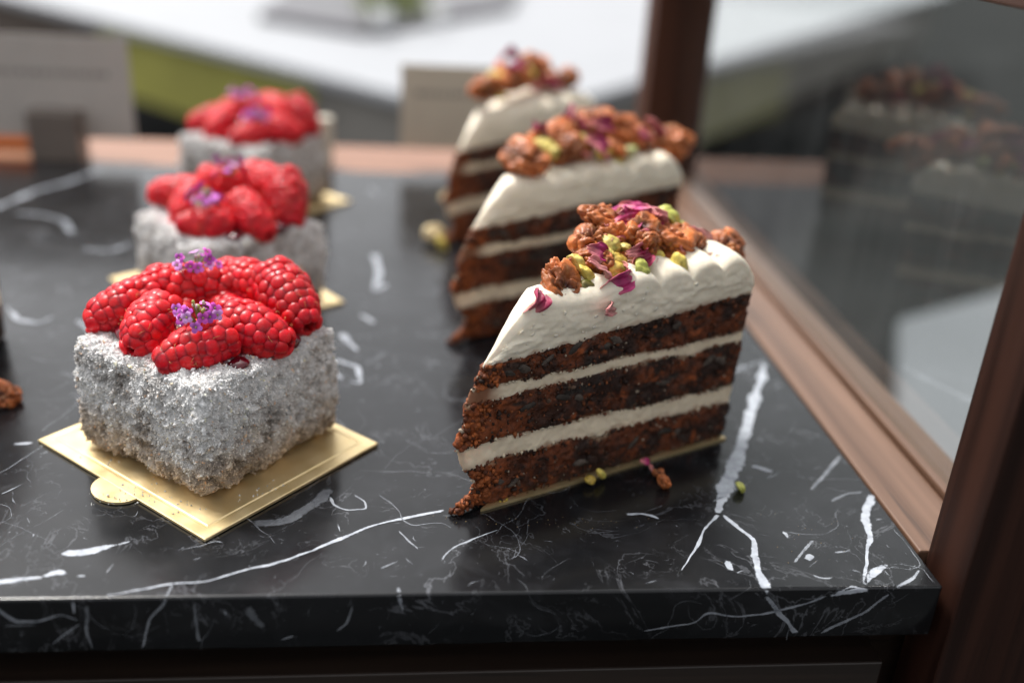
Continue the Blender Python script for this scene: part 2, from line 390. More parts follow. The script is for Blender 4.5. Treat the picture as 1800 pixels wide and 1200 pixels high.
# ------------------------------------------------------------------ display case
case = empty('display_case', (16, 22, 0), 0, 'dark brown wooden display case frame with a glass side pane around the marble slab', 'display case')
def cbox(name, lo, hi, mat, bev=.06):
    ctr = [(a+b)/2 for a, b in zip(lo, hi)]
    o = box(name, [a-c for a, c in zip(lo, ctr)], [b-c for b, c in zip(hi, ctr)], mat, case, bev)
    o.location = [(c-b)*.01 for c, b in zip(ctr, (16, 22, 0))]; return o
tag(cbox('corner_post', (16.02, 21.62, -40), (20.6, 23.68, 22), M_wpost, .08), 'broad dark post at the near right corner')
tag(cbox('corner_post', (16.2, 67.2, -3), (20.2, 70.2, 30), mat_wood('brown_stained_wood', (.030, .009, .004), (.085, .026, .010), 'Z', .5, .02), .1), 'blurred dark post at the far right corner')
cbox('side_rail', (15.76, 23.7, -2.2), (17.95, 67.15, .05), M_wrail, .06)
cbox('glazing_bead', (18.0, 23.7, -2.2), (18.75, 67.15, .28), M_wrail, .08)
cbox('side_rail_outer', (18.95, 23.7, -2.2), (20.2, 67.15, -.5), M_wrail, .06)
cbox('back_rail', (-75, 65.6, -2.2), (16.1, 72.6, -.05), M_wback, .1)
cbox('top_rail', (16.05, 23.7, 15.6), (19.3, 67.15, 18), M_wtop, .08)
cbox('glass_pane', (18.25, 23.72, .3), (18.6, 67.1, 15.58), M_glass, 0)
cbox('lower_rail', (-75, 22.42, -12), (14.75, 24.2, -3.15), M_wlow, .06)
cbox('case_base', (-75, 24.25, -40), (20.6, 72.5, -2.25), M_wlow, .05)

# ------------------------------------------------------------------ gold boards
def board_mesh(w, d, tab=True):
    """w along local x, d along local y, embossed inner border, optional round tab on the -x... side"""
    g = Geo(); th = .10
    rings = [(0, 0, -.0), (0, th-.02, 0), (.03, th, 0), (.36, th, 0), (.40, th-.018, 0), (.46, th-.018, 0), (.50, th+.005, 0)]
    V = []
    for ins, z, _ in rings:
        hw, hd = w/2-ins, d/2-ins
        n = 24
        e = [(-hw+2*hw*i/n, -hd) for i in range(n)]+[(hw, -hd+2*hd*i/n) for i in range(n)]+[(hw-2*hw*i/n, hd) for i in range(n)]+[(-hw, hd-2*hd*i/n) for i in range(n)]
        V.append(np.array([(x, y, z) for x, y in e]))
    n = len(V[0]); A = np.vstack(V); A[:, 2] += .02*fbm(A, .25, 2, 5)+.02
    F = [[k*n+j, k*n+(j+1) % n, (k+1)*n+(j+1) % n, (k+1)*n+j] for k in range(len(V)-1) for j in range(n)]
    g.add(A, F)
    c = g.n; top = A[-n:]; g.add(np.vstack([top, top.mean(0)]), [[j, (j+1) % n, n] for j in range(n)])
    if tab:
        cx = -w*.12; R = .95; V = []
        for z in (.015, .10):
            V += [(-w/2-.0-R*math.sin(a)*.95, cx+R*math.cos(a), z) for a in np.linspace(0, PI, 25)]
        V = np.array(V); F = [[j, j+1, 25+j+1, 25+j] for j in range(24)]; g.add(V, F)
        t = V[25:]; g.add(np.vstack([t, [[-w/2, cx, .10]]]), [[j, j+1, 25] for j in range(24)])
    return g
# board 1: corner F -> R 7.3 ; F -> L 8.6 ; local +x along L side (135 deg) ; local y along FR
gb = board_mesh(8.6, 7.3, False)
# tab on the long front-left edge (y = -hd), near the left part
def add_tab(g, x0, hd, R=.8):
    V = []
    for z in (.02, .105): V += [(x0+R*1.15*math.cos(a), -hd+.02-R*math.sin(a)*.95, z) for a in np.linspace(0, PI, 25)]
    V = np.array(V); g.add(V, [[j+1, j, 25+j, 25+j+1] for j in range(24)])
    t = V[25:]; g.add(np.vstack([t, [[x0, -hd+.02, .105]]]), [[j+1, j, 25] for j in range(24)])
fl = at(362, 955); ll = at(68, 778); rr = at(664, 783)
aL = math.atan2(ll[1]-fl[1], ll[0]-fl[0])      # direction F->L
tabp = at(200, 868); tx = np.dot((tabp-fl)[:2], [math.cos(aL), math.sin(aL)])
# local +x = L->F direction so that -y points outwards to front-left
add_tab(gb, 4.3-tx, 3.65)
bc = (ll+rr)/2
def put_board(cx, cy, rz, label, src=None):
    if src is None: o = build(gb, 'cake_board', M_gold, smooth=False)
    else: o = src.copy(); C.objects.link(o)
    o.location = (cx*.01, cy*.01, .0001); o.rotation_euler = (0, 0, rz)
    return tag(o, label, 'cake board', 'gold boards under the raspberry cakes')
rb = aL+PI
b1 = put_board(bc[0], bc[1], rb, 'square gold card with round tab under the nearest raspberry cake')

# ------------------------------------------------------------------ raspberry cake
def rounded_box_geo(hx, hy, hz, r, n=95):
    t = np.linspace(-1, 1, n); A, B = np.meshgrid(t, t, indexing='ij'); A = A.ravel(); B = B.ravel(); O = np.ones_like(A)
    V = []; F = []; k = 0
    for ax in range(3):
        for sg in (-1, 1):
            P = np.zeros((n*n, 3)); P[:, ax] = sg; P[:, (ax+1) % 3] = A; P[:, (ax+2) % 3] = B
            V.append(P); F.append(grid_faces(n, n, k, flip=(sg < 0))); k += n*n
    P = np.vstack(V)*[hx, hy, hz]; inner = np.clip(P, [-hx+r, -hy+r, -hz+r], [hx-r, hy-r, hz-r])
    D = P-inner; l = np.linalg.norm(D, axis=1, keepdims=True); N = D/np.maximum(l, 1e-9)
    return inner+N*r, N, np.vstack(F)
HX = 2.95; HZ = 1.92
P, N, Fb = rounded_box_geo(HX, HX, HZ, .42)
zc = P[:, 2].copy()
bulge = 1+.035*(1-(zc/HZ)**2); P[:, :2] *= bulge[:, None]
def coat_disp(Q):
    big = fbm(Q, .8, 2, 11); m = fbm(Q, 2.6, 2, 12); f = fbm(Q, 7, 3, 13)
    cr = -np.abs(fbm(Q, 1.9, 2, 19)); return .07*big+.10*m+.07*f+.09*np.clip(cr+.12, -.6, .12)
dsp = coat_disp(P); P2 = P+N*dsp[:, None]; P2[:, 2] = np.maximum(P2[:, 2], -HZ-.03)
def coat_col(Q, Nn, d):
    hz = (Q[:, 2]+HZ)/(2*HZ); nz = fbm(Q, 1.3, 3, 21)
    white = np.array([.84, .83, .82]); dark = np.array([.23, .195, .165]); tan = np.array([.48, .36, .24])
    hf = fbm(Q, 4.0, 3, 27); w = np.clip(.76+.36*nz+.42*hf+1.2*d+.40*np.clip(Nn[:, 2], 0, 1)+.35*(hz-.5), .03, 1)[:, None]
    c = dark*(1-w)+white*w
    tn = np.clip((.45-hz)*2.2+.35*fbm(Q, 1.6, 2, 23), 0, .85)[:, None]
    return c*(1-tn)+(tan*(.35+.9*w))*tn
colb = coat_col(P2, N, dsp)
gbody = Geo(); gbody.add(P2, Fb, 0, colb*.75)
# flakes
nf = 60000
idx = rng.integers(0, len(P2), nf); ok = P2[idx, 2] > -HZ+.0; idx = idx[ok]
Fv = np.array([[1, 0, 0], [-1, 0, 0], [0, 1, 0], [0, -1, 0], [0, 0, 1], [0, 0, -1]], float)*[1, .68, .45]
Ff = np.array([[0, 2, 4], [2, 1, 4], [1, 3, 4], [3, 0, 4], [2, 0, 5], [1, 2, 5], [3, 1, 5], [0, 3, 5]])
sz = np.exp(rng.normal(math.log(.029), .45, len(idx)))
Q = rng.normal(size=(len(idx), 4)); Q /= np.linalg.norm(Q, axis=1, keepdims=True); a, b, c, d = Q.T
Rm = np.stack([1-2*(c*c+d*d), 2*(b*c-a*d), 2*(b*d+a*c), 2*(b*c+a*d), 1-2*(b*b+d*d), 2*(c*d-a*b), 2*(b*d-a*c), 2*(c*d+a*b), 1-2*(b*b+c*c)], 1).reshape(-1, 3, 3)
ctr = P2[idx]+N[idx]*(sz*.35)[:, None]+rng.normal(size=(len(idx), 3))*.016
FV = np.einsum('nij,kj->nki', Rm, Fv)*sz[:, None, None]+ctr[:, None, :]
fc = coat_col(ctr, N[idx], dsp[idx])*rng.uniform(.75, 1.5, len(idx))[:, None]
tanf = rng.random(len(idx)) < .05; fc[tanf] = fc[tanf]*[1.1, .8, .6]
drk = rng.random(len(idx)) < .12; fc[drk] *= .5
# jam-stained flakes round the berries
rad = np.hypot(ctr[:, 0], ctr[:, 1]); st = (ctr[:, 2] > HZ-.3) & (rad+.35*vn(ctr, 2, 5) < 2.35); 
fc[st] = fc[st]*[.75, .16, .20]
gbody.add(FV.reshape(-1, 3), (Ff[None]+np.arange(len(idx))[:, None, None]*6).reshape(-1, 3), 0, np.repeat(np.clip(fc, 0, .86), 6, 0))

def raspberry_geo(L=2.2, R=.95, half=False, seed=0):
    g = Geo(); r_ = np.random.default_rng(seed)
    def prof(t): return R*np.clip(1-(np.clip((t-.30)/.735, 0, 1))**1.9, 0, 1)**.62*np.clip(.84+.5*t, 0, 1)
    t = np.linspace(0, 1.0, 26); rows = []; na = 40
    for ti in t:
        rr_ = prof(ti)*.88
        for k in range(na):
            a = 2*PI*k/na; rows.append((rr_*math.cos(a), rr_*math.sin(a), (ti-.5)*L*.93))
    V = np.array(rows); 
    F = np.array([[i*na+k, i*na+(k+1) % na, (i+1)*na+(k+1) % na, (i+1)*na+k] for i in range(25) for k in range(na)])
    base = np.array([.62, .005, .015])*r_.uniform(.72, 1.12); V0 = V
    parts = [(V, F, np.tile(base*.7, (len(V), 1)))]
    sv, sf = ico(3); nrow = 8
    for i in range(nrow):
        ti = .05+.92*(i+.0)/(nrow-.6); rr_ = prof(ti)*.84; ds = .39 if i < nrow-2 else .35
        n = max(1, int(round(2*PI*rr_/ds))) if rr_ > .16 else 3
        for k in range(n):
            a = 2*PI*(k+.5*(i % 2)+.14*r_.normal())/n+.5*math.sin(i*2+seed)*.15; ti_ = ti+.012*r_.normal(); s = r_.uniform(.93, 1.12)
            slope = (prof(min(ti+.03, 1))-prof(max(ti-.03, 0)))/(.06*L)
            nr = np.array([math.cos(a), math.sin(a), -slope]); nr[2] = min(nr[2], 1.6); nr /= np.linalg.norm(nr)
            c = np.array([rr_*math.cos(a), rr_*math.sin(a), (ti_-.5)*L])
            u = sv*[.245*s, .257*s, .135*s]; lift = r_.normal()*.022
            # orient local z to normal
            q = Vector((0, 0, 1)).rotation_difference(Vector(nr)).to_matrix(); U = u@np.array(q).T
            bright = r_.uniform(.8, 1.3)
            cc = np.tile(base*bright*[1, r_.uniform(.5, 2.4), 1], (len(U), 1)); parts.append((c+U+nr*lift, sf, cc))
    if half:
        for V, F, cc in parts:
            keep = (V[F][:, :, 1] > 0.0).any(1); V = V.copy(); V[:, 1] = np.maximum(V[:, 1], 0)
            if keep.any():
                fk = F[keep]; use, inv = np.unique(fk, return_inverse=True); g.add(V[use], inv.reshape(fk.shape), 0, cc[use])
        # cut face
        m = 40; n = 14; rows = []; cc = []
        for i in range(m):
            ti = i/(m-1); w = max(prof(ti), .02)*1.0
            for j in range(n):
                x = (j/(n-1)*2-1); core = math.exp(-((x/.35)**2))*(1-ti)**.5
                rows.append((x*w, -.015-.16*0+core*.32*(1 if abs(x) < 1 else 0)+.02*math.sin(9*ti+x*7), (ti-.5)*L*1.02))
                mixf = abs(x)**1.5; c1 = np.array([.55, .045, .03])*(1-mixf)+np.array([.60, .015, .02])*mixf
                fb = .8+.5*abs(math.sin(22*ti+5*x))*(1-abs(x)); cc.append([*(c1*fb*(.5+.6*(1-core))), 0.0])
        V = np.array(rows); V[:, 1] += .07*fbm(V, 2.6, 3, seed)-.07*np.abs(np.sin(V[:, 2]*8+V[:, 0]*3))*(np.abs(V[:, 0]) > .3); V[:, 0] += .03*fbm(V, 3, 2, seed+1)
        g.add(V, grid_faces(m, n), 0, np.array(cc))
        # pale fibres on the cut face
    else:
        for V, F, cc in parts: g.add(V, F, 0, cc)
    return g
def hair_geo(L, R, n=26, seed=0, half=False):
    g = Geo(); r_ = np.random.default_rng(seed)
    for k in range(n):
        t = r_.uniform(.08, .9); a = r_.uniform(0, 2*PI); rr_ = R*math.sqrt(max(0, 1-max(0, (t-.28)/.76)**2.1))*.98
        p = np.array([rr_*math.cos(a), rr_*math.sin(a), (t-.5)*L]); 
        if half and p[1] < .1: continue
        nr = np.array([math.cos(a), math.sin(a), .3]); tg = np.cross(nr, r_.normal(size=3)); tg /= np.linalg.norm(tg)
        l = r_.uniform(.10, .24); pts = [p+nr*.02+tg*l*s+nr*.07*math.sin(PI*s) for s in np.linspace(0, 1, 6)]
        tube(g, pts, .008, .003, (.55, .28, .10), 4)
    return g
def tube(g, pts, r0, r1, col, ns=6):
    pts = np.array(pts, float); n = len(pts); V = []
    for i, p in enumerate(pts):
        d = pts[min(i+1, n-1)]-pts[max(i-1, 0)]; d /= np.linalg.norm(d)+1e-9
        u = np.cross(d, [.3, .2, 1]); u /= np.linalg.norm(u)+1e-9; v = np.cross(d, u); r = r0+(r1-r0)*i/(n-1)
        for k in range(ns):
            a = 2*PI*k/ns; V.append(p+r*(math.cos(a)*u+math.sin(a)*v))
    F = [[i*ns+k, i*ns+(k+1) % ns, (i+1)*ns+(k+1) % ns, (i+1)*ns+k] for i in range(n-1) for k in range(ns)]
    g.add(V, F, 0, col)

cake_c = np.array([-6.43, 30.45]); cake_rz = math.radians(53.3)
ZT = 2*HZ+.14       # top surface height in the cake's own frame
cake = empty('raspberry_cake', (cake_c[0], cake_c[1], .14), cake_rz, 'sharp nearest cube cake in coconut crumbs topped with raspberries and purple flowers', 'cake', 'raspberry topped coconut cakes')
body = build(gbody, 'coconut_coated_sponge', M_coat, cake, smooth=False)
body.location.z = HZ*.01+.0004
Rc = np.array([[math.cos(cake_rz), math.sin(cake_rz)], [-math.sin(cake_rz), math.cos(cake_rz)]])
def loc_cake(x, y, z):
    p = at(x, y, z); q = Rc@(p[:2]-cake_c); return np.array([q[0], q[1], z-.14])
def orient(dx_img, dy_img, up, roll=0):
    """rotation whose local +z (berry tip) points at the picture direction (right, down) with 'up' tilt; in the cake's frame"""
    v = RM@np.array([dx_img, 0, 0.0])+RM@np.array([0, 0, -dy_img]); v[2] = up; v /= np.linalg.norm(v)
    w = np.array([*(Rc@v[:2]), v[2]])
    q = Vector((0, 0, 1)).rotation_difference(Vector(w)); return (q @ Euler((0, 0, roll)).to_quaternion()).to_euler()
BER = [ # px, py, z, (dir x, dir y-down), up, L, R, half, roll
 (214, 542, 4.65, (-.85, .6), -.30, 2.3, .92, False, 8),
 (262, 578, 4.60, (-.25, .9), -.35, 1.95, .95, False, 0),
 (340, 614, 4.50, (-.85, .60), -.25, 2.25, .88, False, 1),
 (450, 584, 4.60, (.95, .30), -.20, 2.4, 1.0, False, 9),
 (510, 530, 4.95, (.6, .75), -.35, 2.6, 1.10, False, 2),
 (352, 505, 5.05, (.95, -.1), .05, 2.9, 1.0, False, 3),
 (438, 500, 5.10, (.85, .5), .1, 2.3, 1.0, False, 4),
 (296, 512, 4.75, (-.5, -.4), .2, 2.0, .95, False, 5),
 (400, 555, 4.35, (.2, .6), .0, 2.0, .95, False, 6),
 (340, 555, 4.2, (.2, -.6), .0, 1.9, .9, False, 7),
]
for i, (px, py, z, d, up, L, R, half, roll) in enumerate(BER):
    z -= .10; R *= .93; L *= 1.04
    g = raspberry_geo(L, R, half, 40+i)
    o = build(g, 'raspberry', M_rasp, cake)
    o.location = [v*.01 for v in loc_cake(px, py, z)]
    if half:
        # cut face is local -y : choose roll so that it faces up/outwards
        e = orient(*d, up, 0).to_quaternion(); best = None
        for k in range(36):
            q = e @ Euler((0, 0, k*PI/18)).to_quaternion(); nrm = q @ Vector((0, -1, 0)); wn = Matrix.Rotation(cake_rz, 3, 'Z') @ nrm
            tgt = Vector((-.5, .0, .85)) if roll == 'L' else Vector((.1, .75, .7)); s = wn.dot(tgt)
            if best is None or s > best[0]: best = (s, q)
        o.rotation_euler = best[1].to_euler()
    else: o.rotation_euler = orient(*d, up, roll)
    if i in (1, 2, 3, 4):
        h = build(hair_geo(L, R, 40 if i == 2 else 22, 90+i, half), 'style_hair', M_stem, o); tag(h, kind='stuff')
    if half: tag(o, 'raspberry cut in half with its pale inside showing')
# jam
gj = Geo(); sv, sf = ico(3)
for (px, py, z, s) in [(326, 574, 4.95, .36), (340, 590, 4.1, .5), (398, 632, 4.0, .42), (420, 640, 3.98, .35), (480, 612, 4.05, .5), (505, 600, 4.1, .45), (230, 585, 4.05, .5), (262, 610, 4.0, .4), (380, 600, 4.1, .6), (420, 560, 4.1, .9), (330, 540, 4.1, 1.0), (380, 540, 4.1, 1.3), (300, 600, 4.02, .5), (318, 585, 4.3, .35)]:
    V = sv*(1+.12*fbm(sv, 1.5, 2, int(px)))[:, None]*[s, s, s*.6]; p = loc_cake(px, py, z); gj.add(V+p, sf)
build(gj, 'jam', M_jam, cake)
# flowers
def floret_geo(seed, col=(.33, .07, .36)):
    g = Geo(); r_ = np.random.default_rng(seed); k0 = r_.uniform(0, PI)
    for k in range(4):
        a = k0+k*PI/2+r_.normal()*.12; n = 7; rows = []
        for i in range(n):
            s = i/(n-1); w = .085*math.sin(PI*min(1, s*.62+.22))**.8*(1 if i else .4)
            for j in range(5):
                x = (j/4*2-1)*w; rows.append(((.02+.17*s), x, .03*math.sin(PI*s)-.25*x*x/w*.3+.02*s))
        V = np.array(rows); ca, sa = math.cos(a), math.sin(a); V = V@np.array([[ca, sa, 0], [-sa, ca, 0], [0, 0, 1]])
        c = np.array(col)*r_.uniform(.8, 1.35); cc = np.array([c*(.75+.5*(i/(n-1))) for i in range(n) for _ in range(5)])
        g.add(V, grid_faces(n, 5), 0, cc); g.add(V-[0, 0, .008], grid_faces(n, 5, flip=True), 0, cc*.8)
    V, F = ico(2); g.add(V*.032+[0, 0, .025], F, 0, (.30, .28, .06)); return g
def sprig(root, px, py, z, n, nb, spread, seed, tip=(0, 0)):
    r_ = np.random.default_rng(seed); p0 = loc_cake(px, py, z)
    s = build_empty_mesh_stem(root, p0, r_, n, nb, spread, seed); return s
def build_empty_mesh_stem(root, p0, r_, n, nb, spread, seed):
    g = Geo(); heads = []; buds = []
    for k in range(n+nb):
        if k < n:
            a = 2*PI*k/n*1.0+r_.normal()*.2; rr_ = spread*(.55+.5*r_.random()); h = .42+.16*r_.normal()
        else: a = r_.uniform(0, 2*PI); rr_ = spread*.35*r_.random(); h = .62+.08*r_.normal()
        e = np.array([rr_*math.cos(a), rr_*math.sin(a), h]); pts = [e*[s**1.2, s**1.2, s] for s in np.linspace(0, 1, 6)]
        tube(g, pts, .022, .014, (.20, .22, .05), 5); (heads if k < n else buds).append(e)
    tube(g, [(0, 0, -.7), (.03, 0, -.3), (0, 0, .02)], .035, .03, (.16, .18, .05), 6)
    st = build(g, 'flower_sprig', M_stem, root); st.location = [v*.01 for v in p0]
    for i, e in enumerate(heads):
        c = [(.55, .12, .55), (.42, .06, .42), (.66, .30, .68), (.52, .06, .40)][i % 4]
        f = build(floret_geo(seed*50+i, c), 'floret', M_flower, st)
        d = Vector((e[0], e[1], .25)).normalized()+Vector(tuple(Rc@np.array([0, -1.0]))+(.3,))*.8
        f.location = [v*.01 for v in e]; f.rotation_euler = Vector((0, 0, 1)).rotation_difference(d).to_euler()
    gb_ = Geo(); V, F = ico(2)
    for i, e in enumerate(buds):
        c = [(.42, .42, .12), (.62, .56, .45), (.55, .40, .52)][i % 3]; gb_.add(V*[.05, .05, .07]+e, F, 0, c)
    if buds: build(gb_, 'bud', M_flower, st)
    return st
sprig(cake, 350, 572, 5.15, 17, 11, .80, 3)
s2 = sprig(cake, 345, 482, 5.6, 12, 3, .75, 8)

# copies for the cakes behind
def put_cake(px, py, drz, label, k):
    c = copy_tree(cake); p = at(px, py); c.location = (p[0]*.01, p[1]*.01, cake.location.z); c.rotation_euler = (0, 0, cake_rz+drz); c['label'] = label
    for ch in c.children:
        if ch.name.startswith('coconut'): ch.rotation_euler.z = k*PI/2
        elif ch.name.startswith('raspberry'):
            ch.rotation_euler.rotate(Euler(tuple(rng.uniform(-.35, .35, 3)))); ch.location = ch.location+Vector(tuple(rng.uniform(-.0018, .0018, 2))+(0,)); s_ = rng.uniform(.9, 1.08); ch.scale = (s_,)*3
        elif ch.name.startswith('flower'): ch.rotation_euler.z = rng.uniform(0, 6); ch.location = ch.location+Vector((rng.uniform(-.003, .003), rng.uniform(-.003, .003), 0))
    return c, p
cake2, pc2 = put_cake(411, 530, -.30, 'second raspberry cake from the front, standing right behind the nearest one', 1)
cake3, pc3 = put_cake(451, 352, -.02, 'farthest blurred raspberry cake beside the wooden back rail', 2)
bp2 = (at(178, 490)+at(620, 535))/2; bp3 = pc3
put_board(bp2[0], bp2[1], rb-.20, 'gold card showing as two corners beside the second raspberry cake', b1)
put_board(bp3[0]-.1, bp3[1]+.3, rb-.02, 'gold card with one corner showing right of the farthest raspberry cake', b1)
# crumbs on board
gc = Geo()
for (px, py) in [(325,885),(318,878),(232,870),(190,808),(205,812),(178,880),(196,886),(170,872),(240,862),(252,868),(262,878),(228,884),(215,858),(455,865),(470,862),(485,858),(452,872),(478,855),(500,852),(422,880),(300,868),(282,862),(345,893),(310,895),(268,850),(150,800),(186,872),(206,880),(165,885)]:
    for _ in range(3):
        p = at(px+rng.normal()*6, py+rng.normal()*4, .14); s = rng.uniform(.02, .055); gc.add((Fv@rrot().T)*s+p+[0, 0, s*.4], Ff, 0, np.array([.62, .61, .58])*rng.uniform(.7, 1.1))
tag(build(gc, 'coconut_crumb', M_coat, smooth=False), 'white coconut crumbs scattered on the gold card around the nearest cake', 'crumbs', kind='stuff')

# ------------------------------------------------------------------ carrot cake slice
WL = 10.4; WA = math.radians(29)
ZB = [.10, 1.62, 2.22, 3.88, 4.30, 5.35]     # layer boundaries
def tipx(z): return np.interp(z, [0, .25, .6, 1.0, 1.5, 2.0, 2.6, 3.2, 4.0, 4.6, 5.0, 9], [-.95, -.85, -.25, .0, -.30, -.68, -.70, -.55, -.38, -.15, .05, .05])
def zb(i, u):
    t = np.array([.10, 1.72, 2.42, 3.85, 4.28, 5.0][i]); e = np.array([.10, 1.50, 2.15, 3.88, 4.22, 5.72][i]); u = np.clip(u, 0, WL)
    b = t+(e-t)*u/WL
    if i == 0: return np.atleast_1d(b+0*u)
    return b+.075*n1(u, .8, 30+i*3, 3)+.022*n1(u, 5.5, 31+i*3, 2)-(.12*np.exp(-((u-.3)/.6)**2) if i in (1, 2) else 0)
def outline():
    """perimeter params: list of (side, u) ; returns local xy (for tip 0), inward flag and outward normal"""
    pts = []; nr = []; us = []
    nF = 260
    for k in range(nF): u = .22+(WL-.22)*k/(nF-1); pts.append((u, 0)); nr.append((0, -1)); us.append(u)
    for k in range(1, 26): a = WA*k/26; pts.append((WL*math.cos(a), WL*math.sin(a))); nr.append((math.cos(a), math.sin(a))); us.append(WL)
    for k in range(80): u = WL-(WL-.3)*k/79; pts.append((u*math.cos(WA), u*math.sin(WA))); nr.append((-math.sin(WA), math.cos(WA))); us.append(u)
    for k in range(1, 10):
        s = k/10; a = (WA+PI/2)*(1-s)+(-PI/2)*s if False else None
        ang = (PI/2+WA)+(PI-WA)*s; c = np.array([.26, .05]); r = .16
        pts.append((c[0]+r*math.cos(ang)-.1*math.sin(PI*s), c[1]+.02+r*math.sin(ang)*.6)); nr.append((math.cos(ang), math.sin(ang))); us.append(.1)
    return np.array(pts), np.array(nr), np.array(us)
OP, ON, OU = outline()
def layer_geo(i, kind, seed):
    """solid layer between boundary i and i+1"""
    g = Geo(); h = 34 if kind == 'sponge' else 14; n = len(OP)
    lo, hi = zb(i, OU), zb(i+1, OU); rows = []; nn = []
    for k in range(h):
        s = k/(h-1); z = lo+(hi-lo)*s
        fall = np.clip(1-OU/1.9, 0, 1)**1.3
        x = OP[:, 0]+tipx(z)*fall; x = x+.045*z*OU/WL; P = np.column_stack([x, OP[:, 1], z]); rows.append(P); nn.append(np.column_stack([ON, np.zeros(n)]))
    P = np.vstack(rows); Nn = np.vstack(nn); U = np.tile(OU, h); tipw = np.exp(-U/.9)
    if kind == 'sponge':
        d = .05*fbm(P, 1.3, 2, seed)+.055*fbm(P, 4.5, 3, seed+3)-.20*np.clip(np.abs(fbm(P, 3.1, 2, seed+5))-.45, 0, 1)+tipw*(.16*fbm(P, 2.6, 3, seed+9))
        s_ = np.repeat(np.linspace(0, 1, h), n); d -= .07*(np.clip(np.abs(s_-.5)*2, 0, 1)**8)
    else:
        d = -.05+.05*fbm(P, 1.6, 3, seed)+.02*fbm(P, 7, 2, seed+2)+tipw*.06
    P = P+Nn*d[:, None]
    if kind == 'sponge':
        n_ = fbm(P, 1.1, 3, seed+20)[:, None]; n2 = fbm(P, 3.0, 3, seed+21)[:, None]
        dk = np.array([.026, .010, .006]); rd = np.array([.145, .036, .011]); org = np.array([.34, .080, .018])
        c = dk+(rd-dk)*np.clip(.35+1.3*n_+.5*n2, 0, 1); c = c+(org-c)*np.clip(n2*1.6-.7, 0, .6); c = c+(org*.85-c)*np.clip(tipw*1.1, 0, .75)[:, None]  # light coming through the thin tip is painted in as brighter orange-red
        blk = np.clip(fbm(P*[.6, 1, 1.6], 1.9, 2, seed+30)*3-1.2, 0, .85)[:, None]; c = c*(1-blk)+np.array([.022, .017, .014])*blk
        e_ = (np.abs(s_-.5)*2) if i > 0 else np.clip(s_*2-1, 0, 1); smr = np.clip((e_-.80)*4+fbm(P*[.5, 1, 2], 2.2, 3, seed+40)*1.1-.55, 0, .7)[:, None]; c = c*(1-smr)+np.array([.42, .30, .19])*smr
    else:
        cr = np.array([.78, .66, .49]); br = np.array([.22, .085, .04]); s_ = np.repeat(np.linspace(0, 1, h), n)
        sm = np.clip((np.abs(s_-.5)*2-.55)*1.7+fbm(P, 2.2, 3, seed+8)*.95-.02, 0, .85)*np.clip(.5+.5*fbm(P, .7, 2, seed+4), .2, 1); c = cr*(1-sm[:, None])+br*sm[:, None]
        c *= (1+.05*fbm(P, 1.5, 2, seed+6))[:, None]
        tc = np.clip((1.0 if i == 3 else .25)-U, 0, .5)[:, None]*1.8; c = c*(1-np.clip(tc, 0, 1))+np.array([.22, .065, .02])*np.clip(tc, 0, 1)
    g.add(P, grid_faces(h, n), 0, c)
    close = [[k*n+n-1, (k+1)*n+n-1, (k+1)*n, k*n] for k in range(h-1)]
    g.F[4].append(np.array(close)); g.M[4].append(np.zeros(len(close), int))
    for k, fl_ in ((0, 1), (h-1, 0)):
        ring = P[k*n:(k+1)*n]; cen = ring.mean(0); cen2 = ring*.8+cen*.2
        V = np.vstack([ring, cen2, [cen]]); F = [[j, (j+1) % n, n+(j+1) % n, n+j] for j in range(n)]; cc = np.vstack([c[k*n:(k+1)*n]]*2+[c[:1]])
        g.add(V[:2*n], F, 0, cc[:2*n]); g.add(V[n:], [[j, (j+1) % n, n] for j in range(n)], 0, cc[n:])
    if kind == 'sponge':
        sv_, sf_ = ico(1)
        # crumbs on the cut face
        nc = 800
        for k in range(nc):
            u = rng.random()**1.25*WL+.0; u = min(u, WL-.05); s = rng.random(); z = float(zb(i, u)[0]+(zb(i+1, u)[0]-zb(i, u)[0])*s) if i else .1+(float(zb(1, u)[0])-.1)*s
            x = u+float(tipx(z))*max(0, 1-u/1.9)**1.3; sz_ = math.exp(rng.normal(math.log(.027), .55)); sz_ = min(sz_, .10)
            p = np.array([x, -.0-rng.random()*.04+.02, z]); r = rng.random()
            col = (.03, .013, .008) if r < .46 else (.12, .035, .013) if r < .80 else (.24, .07, .02) if r < .87 else (.10, .06, .04) if r < .95 else (.45, .36, .27)
            V = sv_*(1+.35*rng.normal(size=(len(sv_), 1)))*sz_*[1.2, .8, .9]; g.add(V@rrot().T+p, sf_, 0, np.array(col)*rng.uniform(.7, 1.3))
        for k in range(190):   # rough crumb of the broken tip, orange painted as light shining through
            z = float(rng.uniform(zb(i, 0.)[0]+.0, zb(i+1, 0.)[0])); x = float(tipx(z))+rng.uniform(0, .75)**1.2; 
            p = np.array([x+.16, rng.uniform(-.07, .22)*1.0, z]); sz_ = rng.uniform(.03, .12); col = (.34, .09, .022) if rng.random() < .6 else (.15, .04, .014)
            V = sv_*(1+.3*rng.normal(size=(len(sv_), 1)))*sz_; g.add(V@rrot().T+p, sf_, 0, np.array(col)*rng.uniform(.6, 1.3))
